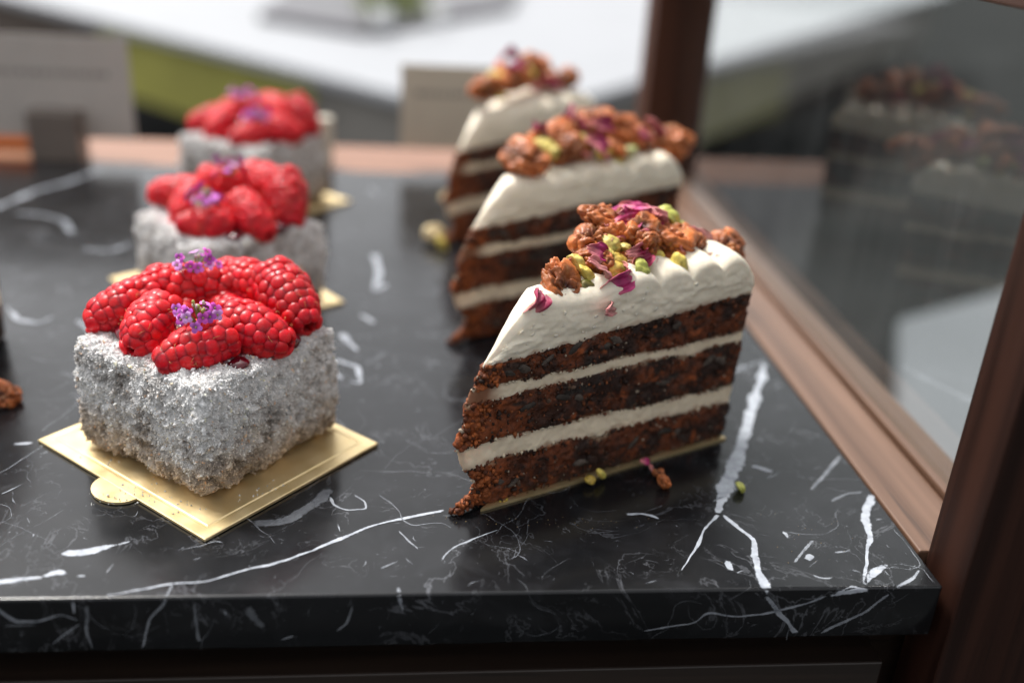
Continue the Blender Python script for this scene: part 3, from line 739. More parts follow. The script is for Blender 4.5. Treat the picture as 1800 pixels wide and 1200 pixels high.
        for k in range(7):   # walnut pieces cut flush in the face
            u = rng.uniform(.8, WL-.5); z = float(zb(i, u)[0])+rng.uniform(.35, .8)*(float(zb(i+1, u)[0])-float(zb(i, u)[0])) if i else rng.uniform(.5, 1.2)
            V0, F0 = ico(3); V = V0*(1+.2*fbm(V0, 2, 2, k+seed))[:, None]*[rng.uniform(.15, .34), .05, rng.uniform(.07, .14)]
            V = V@rmat(0, rng.uniform(-.9, .5), 0).T+[u, -.02, z]; cc = np.array([.065, .050, .040])*(1+.35*fbm(V, 5, 2, 5))[:, None]*(rng.uniform(.5, 1.6)); g.add(V, F0, 0, cc)
    else:
        sv_, sf_ = ico(1)
        for k in range(170):
            u = rng.random()**1.4*WL; s = rng.choice([0, 1]); z = float(zb(i+s, u)[0]); x = u+float(tipx(z))*max(0, 1-u/1.9)**1.3
            sz_ = rng.uniform(.02, .07); col = (.16, .05, .02) if rng.random() < .6 else (.6, .5, .36)
            V = sv_*(1+.35*rng.normal(size=(len(sv_), 1)))*sz_; g.add(V@rrot().T+[x, .02, z], sf_, 0, np.array(col)*rng.uniform(.7, 1.2))
    return g
FH = ([0, .12, .4, .9, 1.5, 2.1, 3.4, 5, 6, 7.2, 8.4, 9.6, 10.15, 10.4], [5.02, 5.12, 5.36, 5.82, 6.30, 6.66, 6.55, 6.75, 6.82, 6.78, 6.95, 6.85, 6.70, 6.25])
def ftop(r, v):
    h = np.interp(r, *FH); th = np.clip(h-5.3, 0, 2)
    mid = 1-np.abs(v*2-1)
    h = h+.24*np.clip(mid*2.2, 0, 1)*np.clip(r/1.6, 0, 1)*np.clip((10.4-r)/.8, 0, 1)
    # piped scallops, one lobe after another along the edge, sharp valleys
    ph = (r+.35*np.sin(v*3))/1.28; lob = np.abs(np.sin(PI*ph)); amp = .42*np.clip((r-3.4)/1.4, 0, 1)*np.clip((10.4-r)/.3, 0, 1)
    h = h+amp*(np.sqrt(lob)-.62)
    P = np.column_stack([r, v*r*.5, 0*r]); h = h+.06*fbm(P, 1.4, 3, 70)*np.clip(r/.8, .2, 1)
    # rounded edges on both cut sides
    e = np.clip(np.minimum(v, 1-v)*r*WA/.28, 0, 1); h = h-.22*(1-np.sqrt(1-(1-e)**2))*np.clip(r/.6, 0, 1)
    return h
def frosting_geo():
    g = Geo(); nr_, nv = 230, 46
    R_ = np.linspace(.0, 1, nr_); r = .10+(WL-.06-.10)*R_; v = (1-np.cos(np.linspace(0, PI, nv)))/2
    RR, VV = np.meshgrid(r, v, indexing='ij'); RR = RR.ravel(); VV = VV.ravel()
    Z = ftop(RR, VV); tipf = np.clip(1-RR/1.9, 0, 1)**1.3
    X = RR*np.cos(VV*WA)+.05*tipf+.045*np.clip(Z, 0, 6.3)*RR/WL; Y = RR*np.sin(VV*WA)
    Zb_ = zb(5, RR)-.05
    dY = .0
    top = np.column_stack([X, Y, np.maximum(Z, Zb_+.1)])
    cr = np.array([.86, .775, .625])
    g.add(top, grid_faces(nr_, nv), 0, cr)
    # front wall
    def wall(idx, nrm, rr_):
        h = 22; rows = []
        t_ = top[idx]; b_ = t_.copy(); b_[:, 2] = Zb_[idx]
        for k in range(h):
            s = k/(h-1); P = b_*(1-s)+t_*s; amt = math.sin(PI*min(s*1.02, 1))**.6 if s < 1 else 0
            d = (.05+.05*fbm(P*[1, 1, 1.8], 1.5, 4, 77)+.05*np.clip(fbm(P*[.6, 1, 2], 4, 3, 79), -.2, 1))*amt
            ragged = (.06*fbm(P, 3.2, 3, 81)-.05*np.abs(fbm(P, 5, 2, 83)))*(1-s)**4
            P = P+np.asarray(nrm)*d[:, None]; P[:, 2] += ragged; rows.append(P)
        V = np.vstack(rows); c = np.tile(cr*[.98, .98, .97], (len(V), 1)); sm = np.clip(1-np.repeat(np.linspace(0, 1, h), len(idx))*9+fbm(V, 3, 2, 85)*.8, 0, .8)[:, None]
        c = c*(1-sm*.6)+np.array([.35, .17, .09])*sm*.6
        return V, h, c
    idx = np.arange(nr_)*nv; V, h, c = wall(idx, (0, -1, 0), r); g.add(V, grid_faces(h, nr_, flip=True), 0, c)
    idx = np.arange(nr_)*nv+nv-1; V, h, c = wall(idx, (-math.sin(WA), math.cos(WA), 0), r); g.add(V, grid_faces(h, nr_), 0, c)
    idx = (nr_-1)*nv+np.arange(nv); V, h, c = wall(idx, (math.cos(WA/2), math.sin(WA/2), 0), r); g.add(V, grid_faces(h, nv, flip=True), 0, c)
    idx = np.arange(nv); V, h, c = wall(idx, (-1, 0, 0), r); g.add(V, grid_faces(h, nv), 0, c)
    # little torn flecks and smears of frosting on the cut side
    sv_, sf_ = ico(2)
    for k in range(40):
        u = rng.uniform(.2, WL-.3)*rng.uniform(.3, 1); zt = float(np.interp(u, *FH)); z0 = float(zb(5, u)[0]); z = rng.uniform(z0, zt-.15)
        s = rng.uniform(.02, .06); V = sv_*(1+.5*fbm(sv_, 2, 2, k))[:, None]*[s*rng.uniform(1, 2.0), s*.35, s*1.1]
        g.add(V@rmat(0, rng.uniform(-.8, .2), 0).T+[u, -.055, z], sf_, 0, cr)
    return g

def walnut_geo(seed, sx=.68, sy=.50, sz=.42):
    V, F = ico(5); V = V.copy(); w = V+.25*np.column_stack([fbm(V, 1.6, 2, seed+k) for k in range(3)])
    rd = np.abs(fbm(w, 1.5, 2, seed+5)); rd2 = np.abs(fbm(w, 3.2, 1, seed+6)); lob = fbm(V, 1.0, 2, seed+9)
    d = .30*lob-.36*np.exp(-(rd/.16)**2)-.07*np.exp(-(rd2/.18)**2)+.04*fbm(V, 9, 2, seed+2)
    P = V*(1+d)[:, None]*[sx, sy, sz]; P[:, 1] += .15*np.abs(P[:, 0])
    c = np.array([.40, .115, .030])*(1+.5*lob+.9*np.clip(d, -.3, .3))[:, None]; pale = np.clip(fbm(V, 2.5, 2, seed+11)*1.4-.5, 0, .5)[:, None]; c = c*(1-pale)+np.array([.55, .27, .12])*pale
    g = Geo(); g.add(P, F, 0, np.clip(c, .02, .7)); return g
def pist_geo(seed, sx=.42, sy=.26, sz=.24, col=(.52, .46, .10)):
    V, F = ico(4); d = .12*fbm(V, 1.8, 3, seed)-.12*np.exp(-((V[:, 1]+.1)/.10)**2)*(V[:, 2] > 0); P = V*(1+d)[:, None]*[sx, sy, sz]
    if seed % 2: P[:, 2] = np.maximum(P[:, 2], -.05+.02*P[:, 0])
    c = np.array(col)*(1+.35*fbm(V, 3, 3, seed+4))[:, None]; g_ = np.clip(fbm(V, 1.5, 2, seed+8)*1.5-.8, 0, .5)[:, None]; c = c*(1-g_)+np.array([.26, .36, .045])*g_
    g = Geo(); g.add(P, F, 0, np.clip(c, .02, .8)); return g
def petal_geo(seed, L=.85, W=.62, col=(.30, .012, .085), pale=(.62, .22, .22), curl=1.0):
    n, m = 26, 18; r_ = np.random.default_rng(seed); s, t = np.meshgrid(np.linspace(0, 1, n), np.linspace(-1, 1, m), indexing='ij'); s = s.ravel(); t = t.ravel()
    w = W/2*np.sin(PI*np.clip(s*.80+.12, 0, 1))**.75; X = (s-.5)*L; Y = t*w; P0 = np.column_stack([X*3, Y*3, 0*X+seed])
    Z = curl*(.28*(t**2)*w*1.6+.22*np.sin(s*2.6)+.0)+.075*fbm(P0, 1.0, 3, seed)+.03*np.sin(t*9+s*5)
    Y = Y*(1-.25*curl*np.abs(t)); P = np.column_stack([X, Y, Z]); P += .03*np.column_stack([fbm(P0, 1.8, 2, seed+k) for k in range(3)])
    pl = np.clip(1.2-s*2.6+.4*fbm(P0, 1.2, 2, seed+5), 0, 1)[:, None]; c = np.array(col)*(1-pl)+np.array(pale)*pl; c = c*(1+.25*fbm(P0, 2.5, 3, seed+6))[:, None]
    g = Geo(); g.add(P, grid_faces(n, m), 0, c); g.add(P-[0, 0, .022], grid_faces(n, m, flip=True), 0, c*.85)
    b = np.concatenate([np.arange(m), np.arange(1, n)*m+m-1, (n-1)*m+np.arange(m-2, -1, -1), np.arange(n-2, 0, -1)*m]); k = len(b); V = np.vstack([P[b], P[b]-[0, 0, .022]])
    g.add(V, [[(j+1) % k, j, k+j, k+(j+1) % k] for j in range(k)], 0, np.vstack([c[b], c[b]])); return g
PROTO = {}
def proto(kind, i, geo, mat): 
    if (kind, i) not in PROTO:
        o = build(geo(), kind, mat); me = o.data; bpy.data.objects.remove(o); PROTO[(kind, i)] = me
    return PROTO[(kind, i)]
def get(kind, i):
    if kind == 'walnut_piece': return proto(kind, i, lambda: walnut_geo(100+i*13, *[(.68, .52, .42), (.60, .50, .45), (.55, .38, .36), (.72, .5, .38)][i % 4]), M_nut)
    if kind == 'pistachio': return proto(kind, i, lambda: pist_geo(201+i*7, *[(.40, .30, .28), (.42, .22, .2), (.28, .24, .22), (.46, .2, .13)][i % 4], col=[(.62, .50, .13), (.66, .52, .11), (.58, .40, .07), (.16, .13, .03), (.45, .46, .10), (.60, .58, .26)][i % 6]), M_pist)
    return proto(kind, i, lambda: petal_geo(301+i*5, *[(.85, .6), (1.1, .5), (.5, .4), (.7, .62)][i % 4], col=[(.38, .012, .10), (.55, .06, .24), (.30, .008, .06), (.45, .025, .15), (.58, .26, .24)][i % 5], curl=[1, .6, 1.3, 1.1][i % 4]), M_petal)

S_ANG = math.atan2(30.55-26.01, 11.57-2.22)
slice1 = empty('carrot_cake_slice', (2.22, 26.01, 0), S_ANG, 'sharp nearest slice of layered carrot cake with white frosting, nuts and rose petals', 'cake slice', 'carrot cake slices')
for i in (0, 2, 4): build(layer_geo(i, 'sponge', 50+i*10), 'sponge_layer', M_sponge, slice1)
for i in (1, 3): build(layer_geo(i, 'cream', 55+i*10), 'cream_layer', M_cream, slice1)
build(frosting_geo(), 'frosting', M_cream, slice1)
base_parts = list(slice1.children)
def topping(root, kind, i, px, py, v, sc=1.0, rot=None, lift=0):
    sc *= {'walnut_piece': 1.36, 'pistachio': 1.3, 'rose_petal': 1.6}[kind]
    a = root.rotation_euler.z; t = np.array(root.location[:2])*100; d = np.array([math.cos(a), math.sin(a)]); n = np.array([-math.sin(a), math.cos(a)])
    r = ray(px, py); k = (t.dot(n)+v)/r[:2].dot(n); p = k*r; p[2] += HC; u = (p[:2]-t).dot(d)
    o = link(kind, get(kind, i), root); o.location = (u*.01/root.scale[0], v*.01/root.scale[0], (p[2]+lift)*.01)
    o.scale = (sc, sc, sc); o.rotation_euler = rot if rot is not None else tuple(rng.uniform(-.5, .5, 2))+(rng.uniform(0, 6.28),)
    return o, u, p[2]
W_, P_, R_P = 'walnut_piece', 'pistachio', 'rose_petal'
TOP1 = [ # kind, variant, px, py, depth behind the face, scale, rotation
 (R_P, 2, 926, 532, .55, 1.25, (1.1, -.75, .5)),
 (W_, 0, 988, 506, .75, 1.02, (.6, .75, .1)), (R_P, 0, 966, 507, 1.1, .6, (.3, -1.2, .4)), (R_P, 2, 992, 464, 1.5, .85, (1.2, .2, .5)), (P_, 0, 1011, 470, 1.2, .95, (.2, 1.2, .3)),
 (W_, 1, 1042, 428, 2.0, 1.05, (.2, .5, 1.2)), (W_, 2, 1030, 455, 1.5, .9, (.4, -.3, .6)), (P_, 6, 1069, 434, 1.45, 1.25, (1.1, .1, .2)), (R_P, 3, 1042, 444, 1.2, .8, (1.3, .5, .3)),
 (W_, 2, 1052, 462, 1.1, .8, (.1, .4, 2)), (P_, 2, 1082, 460, 1.0, 1.1, (.3, .1, .2)), (P_, 8, 1085, 478, .75, 1.0, (1.2, .3, .5)), (P_, 7, 1036, 488, .8, 1.05, (.4, .85, .2)), (P_, 3, 1050, 514, .42, 1.25, (.9, .5, -.15)),
 (R_P, 4, 1045, 480, .7, .9, (.8, 1.0, .3)), (R_P, 8, 1076, 497, .45, 1.0, (1.25, -.3, .25)), (R_P, 9, 1070, 540, .0, .72, (1.5, .2, .8)),
 (W_, 3, 1058, 388, 2.6, .9, (.5, .3, .2)), (R_P, 5, 1097, 402, 2.0, 1.15, (.5, -.15, .35)), (R_P, 1, 1120, 383, 2.6, 1.15, (.9, .2, 2.4)), (R_P, 3, 1085, 386, 2.5, .9, (1.2, .5, .9)), (R_P, 0, 1133, 390, 2.4, 1.0, (.9, .6, 1.9)), (R_P, 5, 1156, 407, 2.2, 1.1, (.5, .8, -.5)), (R_P, 3, 1108, 378, 2.9, .9, (.4, .5, -.5)),
 (W_, 1, 1124, 415, 1.7, 1.15, (.2, .2, .3)), (W_, 0, 1100, 428, 1.9, 1.0, (1.2, .2, .3)), (W_, 2, 1135, 436, 1.3, 1.0, (.2, .9, 1.3)), (R_P, 2, 1101, 449, 1.0, 1.1, (1.1, .4, .9)), (R_P, 7, 1122, 458, .8, .75, (1.0, -.4, .3)), (W_, 2, 1108, 462, .95, .75, (.4, .2, 2.6)),
 (W_, 3, 1183, 428, 1.5, 1.1, (.3, .3, .2)), (W_, 0, 1213, 436, 1.3, 1.0, (.5, -.3, .9)), (W_, 1, 1168, 410, 2.3, 1.0, (.2, .3, 2)), (W_, 3, 1150, 425, 1.9, .8, (.2, .3, 1)),
 (P_, 4, 1172, 388, 2.6, 1.15, (.4, .9, .5)), (P_, 10, 1198, 403, 2.3, 1.0, (.2, .3, .5)), (P_, 5, 1158, 385, 2.8, .8, (.2, .3, 2.5)), (R_P, 4, 1222, 424, 1.6, .9, (.8, .7, -.3)), (R_P, 2, 1205, 415, 2.0, .8, (.9, .3, .6)),
 (P_, 1, 1193, 472, .55, 1.1, (.2, 1.35, .3)), (P_, 4, 1125, 478, .55, .95, (1.2, .9, .5)), (P_, 11, 1141, 505, .22, .75, (.4, .3, .5)), (R_P, 2, 1171, 484, .45, .55, (1.2, .3, .6)),
 (W_, 1, 1272, 440, 1.4, 1.0, (.3, .3, 1.2)), (W_, 2, 1243, 445, 1.5, .95, (.5, .3, .4)), (W_, 0, 1285, 432, 2.1, .8, (.5, .3, .4)), (R_P, 0, 1260, 470, .55, .75, (.3, 1.35, .9)), (R_P, 3, 1250, 455, .8, .6, (1.2, .5, .2)), (W_, 2, 1070, 412, 2.2, 1.0, (.2, .3, .5)), (W_, 1, 1090, 400, 2.9, 1.1, (.2, .3, .5)), (W_, 3, 1140, 400, 3.0, 1.1, (.2, .3, .5)),
]
TOP1 += [(P_, 1, 1015, 500, .9, .6, (.3, .9, 1)), (P_, 7, 1095, 492, .5, .55, (.9, .3, 1)), (R_P, 5, 960, 500, 1.1, .5, (.8, .5, 1)), (P_, 0, 1060, 448, 1.2, .7, (.3, .4, 2)), (R_P, 1, 1075, 425, 1.6, .6, (1.0, .3, 1)), (P_, 5, 1235, 455, 1.0, .6, (.3, .4, 2)), (R_P, 3, 1150, 465, .8, .5, (1.1, .3, 1)), (P_, 7, 1130, 398, 2.0, .7, (.3, .4, 2)), (R_P, 1, 1195, 440, 1.0, .5, (1.1, .5, 1)), (R_P, 2, 1018, 440, 1.7, .6, (.9, .3, 2)), (R_P, 7, 1060, 405, 2.2, .7, (.6, .8, 1)), (R_P, 5, 1185, 405, 2.2, .6, (.8, .2, .5)), (R_P, 0, 1235, 432, 1.5, .6, (.5, .9, 2.5)), (W_, 2, 1015, 480, 1.2, .5, (.3, .3, 1)),
 (P_, 6, 1098, 440, 1.3, .8, (.3, .8, 1)), (P_, 1, 1150, 448, 1.1, .7, (.9, .3, 2)), (P_, 7, 1210, 455, 1.0, .6, (.9, .3, 1)), (R_P, 5, 1140, 415, 1.4, .7, (1.1, .3, .4)), (P_, 5, 1020, 430, 2.2, .6, (.3, .8, 1)), (R_P, 9, 1090, 470, .8, .6, (1.1, .3, 1.4))]
for (k, i, px, py, v, s, r) in TOP1: topping(slice1, k, i, px, py, v, s, r)
# second and third slice: the same cake, other toppings
def put_slice(x, y, ang, label, top, sc=1.0):
    r = empty('carrot_cake_slice', (x, y, 0), ang, label, 'cake slice', 'carrot cake slices'); r.scale = (sc, sc, 1)
    for c in base_parts:
        d = c.copy(); C.objects.link(d); d.parent = r
    for (k, i, px, py, v, s, ro) in top: topping(r, k, i, px, py, v, s, ro)
    return r
def rr3(): return tuple(rng.uniform(-.6, .6, 2))+(rng.uniform(0, 6.28),)
a2 = math.radians(28)
TOP2 = [(W_, 0, 918, 278, .9, 1.15, rr3()), (P_, 0, 958, 262, 1.2, 1.2, rr3()), (R_P, 2, 948, 242, 1.6, 1.2, rr3()), (R_P, 0, 1052, 222, 1.2, 1.0, (1.1, .4, .4)), (R_P, 3, 1120, 240, .9, .9, (1.1, .6, .8)), (P_, 6, 975, 268, .7, .9, rr3()), (P_, 5, 1100, 268, .8, 1.0, rr3()), (R_P, 1, 1015, 268, .7, .7, rr3()), (W_, 1, 1003, 262, 1.0, 1.15, rr3()), (W_, 3, 990, 240, 2.0, 1.1, rr3()), (R_P, 3, 1038, 262, .9, 1.3, (1.2, .8, .3)), (P_, 2, 1062, 272, .7, 1.1, rr3()),
 (R_P, 0, 998, 212, 2.6, 1.25, (.9, .4, 1.3)), (W_, 0, 1045, 215, 2.5, 1.25, rr3()), (W_, 1, 1030, 236, 1.9, 1.1, rr3()), (R_P, 3, 1060, 243, 1.5, 1.0, rr3()), (W_, 3, 1090, 240, 1.6, 1.15, (.3, 1.2, .5)), (W_, 2, 1078, 262, 1.0, 1.0, rr3()), (W_, 2, 1118, 250, 1.6, 1.0, rr3()),
 (R_P, 0, 1142, 238, 1.5, 1.25, (.5, 1.3, .4)), (W_, 1, 1172, 248, 1.3, 1.25, rr3()), (W_, 2, 1190, 250, 1.6, .9, rr3()), (P_, 6, 1085, 285, .5, .9, rr3()), (R_P, 2, 1016, 232, 1.7, 1, rr3()), (W_, 2, 958, 250, 1.8, 1, rr3()), (W_, 2, 1140, 262, 1.1, .8, rr3()), (P_, 4, 1025, 250, 1.3, 1, rr3()), (W_, 1, 1110, 232, 2.4, 1.1, rr3())]
slice2 = put_slice(2.60, 38.60, a2, 'second slice of carrot cake, behind the sharp nearest slice', TOP2, 1.07)
a3 = math.radians(37)
TOP3 = [(W_, 0, 853, 155, .9, 1.15, rr3()), (P_, 0, 875, 140, 1.3, 1.3, rr3()), (W_, 2, 898, 148, 1.0, 1.1, rr3()), (R_P, 3, 896, 114, 2.4, 1.4, rr3()), (R_P, 0, 905, 132, 1.2, 1.1, rr3()), (P_, 6, 905, 125, 1.9, 1.2, rr3()), (W_, 1, 925, 118, 2.2, 1.2, rr3()), (P_, 1, 930, 130, 1.6, 1.3, rr3()), (W_, 3, 915, 140, 1.3, 1.1, rr3()), (W_, 0, 948, 130, 1.9, 1.2, rr3()),
 (W_, 2, 968, 143, 1.4, 1.0, rr3()), (W_, 1, 995, 140, 1.2, 1.0, rr3()), (R_P, 0, 960, 158, .8, 1.1, rr3()), (P_, 2, 880, 172, .5, 1.2, rr3()), (R_P, 2, 940, 160, .8, .9, rr3()), (W_, 2, 880, 128, 2.0, 1.0, rr3()), (W_, 3, 940, 112, 2.9, 1.0, rr3())]
slice3 = put_slice(2.6, 51.4, a3, 'farthest blurred slice of carrot cake, next to the grey name card', TOP3)
p4 = at(4, 696)
slice4 = put_slice(p4[0]-1.7-WL*math.cos(-.25), p4[1]-WL*math.sin(-.25), -.25, 'brown edge of a carrot cake slice cut off by the left side of the photo', [])
# gold card under the nearest slice
gs = Geo(); pr = [(.18, -.13), (WL+.02, -.13), (WL*math.cos(WA)+.1, WL*math.sin(WA)-.05), (WL*math.cos(WA)-.2, WL*math.sin(WA)+.1)]
V = np.array([(x, y, z) for z in (.01, .085) for x, y in pr]); gs.add(V, [[0, 1, 5, 4], [1, 2, 6, 5], [2, 3, 7, 6], [3, 0, 4, 7], [4, 5, 6, 7], [3, 2, 1, 0]])
gs.add(V*[1, 1, .3]+[0, -.02, .0], [[0, 1, 5, 4]])
sb = build(gs, 'cake_board', M_gold, smooth=False); sb.location = slice1.location; sb.rotation_euler = slice1.rotation_euler; sb.location.z = .0001
tag(sb, 'thin gold card strip under the nearest carrot cake slice', 'cake board')

# loose bits
def loose(kind, me, px, py, z, sc, rot, label, cat, group=None):
    p = at(px, py, z); o = link(kind, me, None, p, rot); o.scale = (sc,)*3; return tag(o, label, cat, group)
loose('pistachio', get(P_, 1), 1057, 832, .32, .62, (.3, .9, .4), 'yellow pistachio crumb on the front gold strip, right one of the touching two', 'pistachio')
loose('pistachio', get(P_, 2), 1037, 843, .22, .75, (.3, .1, .9), 'yellow pistachio crumb on the front gold strip, left one of the touching two', 'pistachio')
loose('pistachio', get(P_, 10), 1300, 857, .17, .8, (.2, 1.0, .4), 'single yellow green pistachio crumb on bare marble beside the broad white vein', 'pistachio')
loose('rose_petal', get(R_P, 3), 1132, 812, .28, .55, (.9, .4, .3), 'dark magenta petal scrap leaning on the gold strip by the nearest slice', 'petal')
loose('rose_petal', get(R_P, 9), 1145, 826, .16, .45, (1.0, 1.2, .3), 'pale tan petal scrap between the magenta scrap and the brown crumb', 'petal')
loose('walnut_crumb', get(W_, 2), 1166, 846, .30, .55, (.4, 1.1, .5), 'orange brown walnut crumb on the marble in front of the nearest slice', 'crumb')
loose('walnut_crumb', get(W_, 1), 1158, 832, .18, .35, (.4, .2, .5), 'tiny brown crumb touching the larger walnut crumb before the nearest slice', 'crumb')
loose('nut_crumb', proto('nut_crumb', 0, lambda: (lambda g: (g.Col.__setitem__(0, g.Col[0]*0+np.array([.60, .48, .27, 1])), g)[1])(walnut_geo(555, .7, .6, .5)), M_cream), 765, 408, .55, 1.0, (.3, .2, .6), 'blurred cream coloured nut lump left of the farthest slice', 'crumb')
loose('pistachio', get(P_, 1), 778, 430, .25, 1.2, (.3, 1.2, .4), 'blurred yellow pistachio under the cream coloured lump by the farthest slice', 'pistachio')
loose('cream_crumb', PROTO[('nut_crumb', 0)], 789, 345, 1.9, .75, (.3, .2, 2.6), 'pale cream dab stuck on the tip of the farthest slice', 'crumb')
loose('cake_crumb', get(W_, 0), 4, 694, .40, .95, (.3, .4, .6), 'blurred orange cake crumb on the marble at the left edge of the photo', 'crumb')
gt = Geo()
for k in range(9):
    p = at(885+rng.normal()*9, 879+rng.normal()*4, .12); s = rng.uniform(.03, .07); gt.add((Fv@rrot().T)*s*1.3+p, Ff, 0, (.55, .42, .06))
for k in range(70):
    px = rng.choice([rng.uniform(1250, 1500), rng.uniform(760, 1200)]); py = rng.uniform(900, 1000) if px > 1240 else rng.uniform(905, 930)
    p = at(px, py, .015); s = rng.uniform(.008, .022); gt.add((Fv@rrot().T)*s+p, Ff, 0, (.40, .26, .10))
tag(build(gt, 'dust_crumb', M_pist, smooth=False), 'tiny tan and yellow crumbs scattered on the marble in front of the slices', 'crumbs', kind='stuff')

# ------------------------------------------------------------------ name cards
M_card = mat_plain('grey_card', (.42, .39, .36), .7, .04); M_card2 = mat_plain('beige_card', (.52, .47, .38), .7, .04); M_hold = mat_plain('card_holder_metal', (.17, .14, .12), .4, .1, Metallic=.3)
M_ink = mat_plain('faded_print', (.20, .185, .17), .7, .1); M_white = mat_plain('pale_holder', (.62, .56, .46), .5, .05)
def card(x0, y0, x1, y1, Y, mat, label, lines, hold):
    A = atY(x0, y1, Y); B = atY(x1, y0, Y); w = B[0]-A[0]; h = B[2]-A[2]; root = empty('name_card', (A[0]+w/2, Y, 0), 0, label, 'name card')
    box('card', (-w/2, -.05, A[2]), (w/2, .05, B[2]), mat, root, .02)
    g = Geo()
    for (fy, f0, f1) in lines:
        x = -w/2+w*f0
        while x < -w/2+w*f1:
            l = rng.uniform(.18, .5); V = np.array([(x, -.058, A[2]+h*fy-.16), (x+l, -.058, A[2]+h*fy-.16), (x+l, -.058, A[2]+h*fy+.16), (x, -.058, A[2]+h*fy+.16)]); g.add(V, [[0, 1, 2, 3]]); x += l+rng.uniform(.1, .22)
    if lines: build(g, 'printed_line', M_ink, root, smooth=False)
    if hold:
        a = atY(hold[0], hold[3], Y-.8); b = atY(hold[2], hold[1], Y-.8); cx = root.location.x*100
        box('holder', (a[0]-cx, -1.5, -.05), (b[0]-cx, .35, b[2]), M_hold, root, .12)
    return root
card(-60, 68, 222, 236, 67.0, M_card, 'grey name card in a small block holder at the far left of the case', [(.64, .1, .88)], (62, 196, 140, 290))
card(704, 120, 880, 258, 67.5, M_card2, 'beige name card standing behind the tip of the farthest slice', [(.66, .15, .9)], None)
# small pale holder behind the far cake
pp = atY(563, 300, 66.5); tag(box('card_holder', (-.85, -.5, 0), (.85, .5, 3.3), M_white, None, .15, loc=(pp[0], 66.6, 0)), 'small pale block holder showing behind the right side of the farthest raspberry cake', 'card holder')

# ------------------------------------------------------------------ beyond the case
def slab_poly(name, poly, z0, z1, mat, parent=None):
    n = len(poly); V = np.array([(x, y, z) for z in (z0, z1) for x, y in poly]); bm = bmesh.new(); vs = [bm.verts.new(Vector(v)*.01) for v in V]
    bm.faces.new(vs[:n][::-1]); bm.faces.new(vs[n:])
    for i in range(n): bm.faces.new((vs[i], vs[(i+1) % n], vs[n+(i+1) % n], vs[n+i]))
    bmesh.ops.recalc_face_normals(bm, faces=bm.faces[:]); bmesh.ops.bevel(bm, geom=bm.edges[:], offset=.003, segments=2, affect='EDGES')
    me = bpy.data.meshes.new(name); bm.to_mesh(me); bm.free(); me.materials.append(mat); return link(name, me, parent)
M_tw = mat_plain('white_table_top', (.31, .32, .34), .5, .04, .05); M_green = mat_plain('olive_green_panel', (.36, .34, .07), .5, .12, .05); M_ped = mat_plain('greige_panel', (.22, .205, .185), .8, .15, .05)
M_dk = mat_plain('dark_tray', (.06, .055, .065), .3, .2, .1); M_gnd = mat_plain('paving', (.026, .027, .027), .95, .35, .02, Specular_IOR_Level=.05); M_lt = mat_plain('pale_paving', (.15, .158, .17), .35, .12, .03)
ZT_ = -32.0
A = at(887, 213, ZT_); B = at(117, 19, ZT_); Cc = at(1620, 0, ZT_); dB = (B-A)[:2]; dC = (Cc-A)[:2]
P0 = A[:2]; P1 = A[:2]+dB*1.6; P3 = A[:2]+dC*1.25; P2_ = P1+dC*1.25
tb = empty('table', (P0[0], P0[1], -90), 0, 'large white topped table with an olive green side beyond the case', 'table')
def par(o): o.parent = tb; o.matrix_parent_inverse = Matrix.Translation(-tb.location); return o
par(slab_poly('table_top', [P0, P3, P2_, P1], ZT_-3, ZT_, M_tw))
def inset(p, q, f0, f1, off, nrm): pass
uB = dB/np.linalg.norm(dB); uC = dC/np.linalg.norm(dC)
def strip(a0, a1, u, inn, dep, z0, z1, mat, name):
    a = P0+u*a0+inn*4; b = P0+u*a1+inn*4; return par(slab_poly(name, [a, b, b+inn*dep, a+inn*dep], z0, z1, mat))
LB = np.linalg.norm(dB); LC = np.linalg.norm(dC)
strip(LB*.36, LB*.93, uB, uC, 5, ZT_-26, ZT_-3.05, M_green, 'side_panel'); strip(LB*.935, LB*1.55, uB, uC, 5, ZT_-26, ZT_-3.05, mat_plain('brown_panel', (.13, .105, .09), .9, .1, Specular_IOR_Level=.1), 'end_panel')
strip(2, LB*.355, uB, uC, 30, ZT_-36, ZT_-3.05, M_ped, 'corner_panel')
strip(36, LC*1.15, uC, uB, 5, ZT_-30, ZT_-3.05, M_ped, 'front_panel')
# legs so that it stands
for f in ((8, 8), (LB*1.5, 8), (8, LC*1.1), (LB*1.5, LC*1.1)):
    q = P0+uB*f[0]+uC*f[1]; o = box('leg', (-3, -3, -90), (3, 3, ZT_-3.1), M_ped, None, .3, loc=(q[0], q[1], 0)); par(o)
# dark tray with greenery and glasses on the table
q0 = at(440, 30, ZT_); q1 = at(880, 20, ZT_); q2 = at(700, 78, ZT_)
tr = slab_poly('tray', [at(455, 38, ZT_)[:2], at(640, 68, ZT_)[:2], at(900, 22, ZT_)[:2], at(930, -60, ZT_)[:2], at(560, -60, ZT_)[:2]], ZT_+.2, ZT_+3, M_dk)
tag(tr, 'dark purple grey tray lying on the white table', 'tray')
M_leaf = m_col('leaf', .5, None)
gl = Geo(); lc = at(690, 0, ZT_+6)
for k in range(700):
    p = lc+rng.normal(size=3)*[7, 9, 5]; p[2] = max(p[2], ZT_+4); s = rng.uniform(.8, 2.0); V = np.array([(-1, 0, 0), (0, .45, .1), (1, 0, 0), (0, -.45, .1)])*s; c = np.array([.10, .16, .03] if rng.random() < .7 else [.45, .48, .12]); gl.add(V@rrot().T+p, [[0, 1, 2, 3]], 0, c)
pl = empty('potted_plant', lc, 0); build(gl, 'foliage', M_leaf, pl, smooth=False).location = [-v*.01 for v in lc]
box('pot', (-5, -5, ZT_+3.05-lc[2]), (5, 5, 2), M_dk, pl, .8)
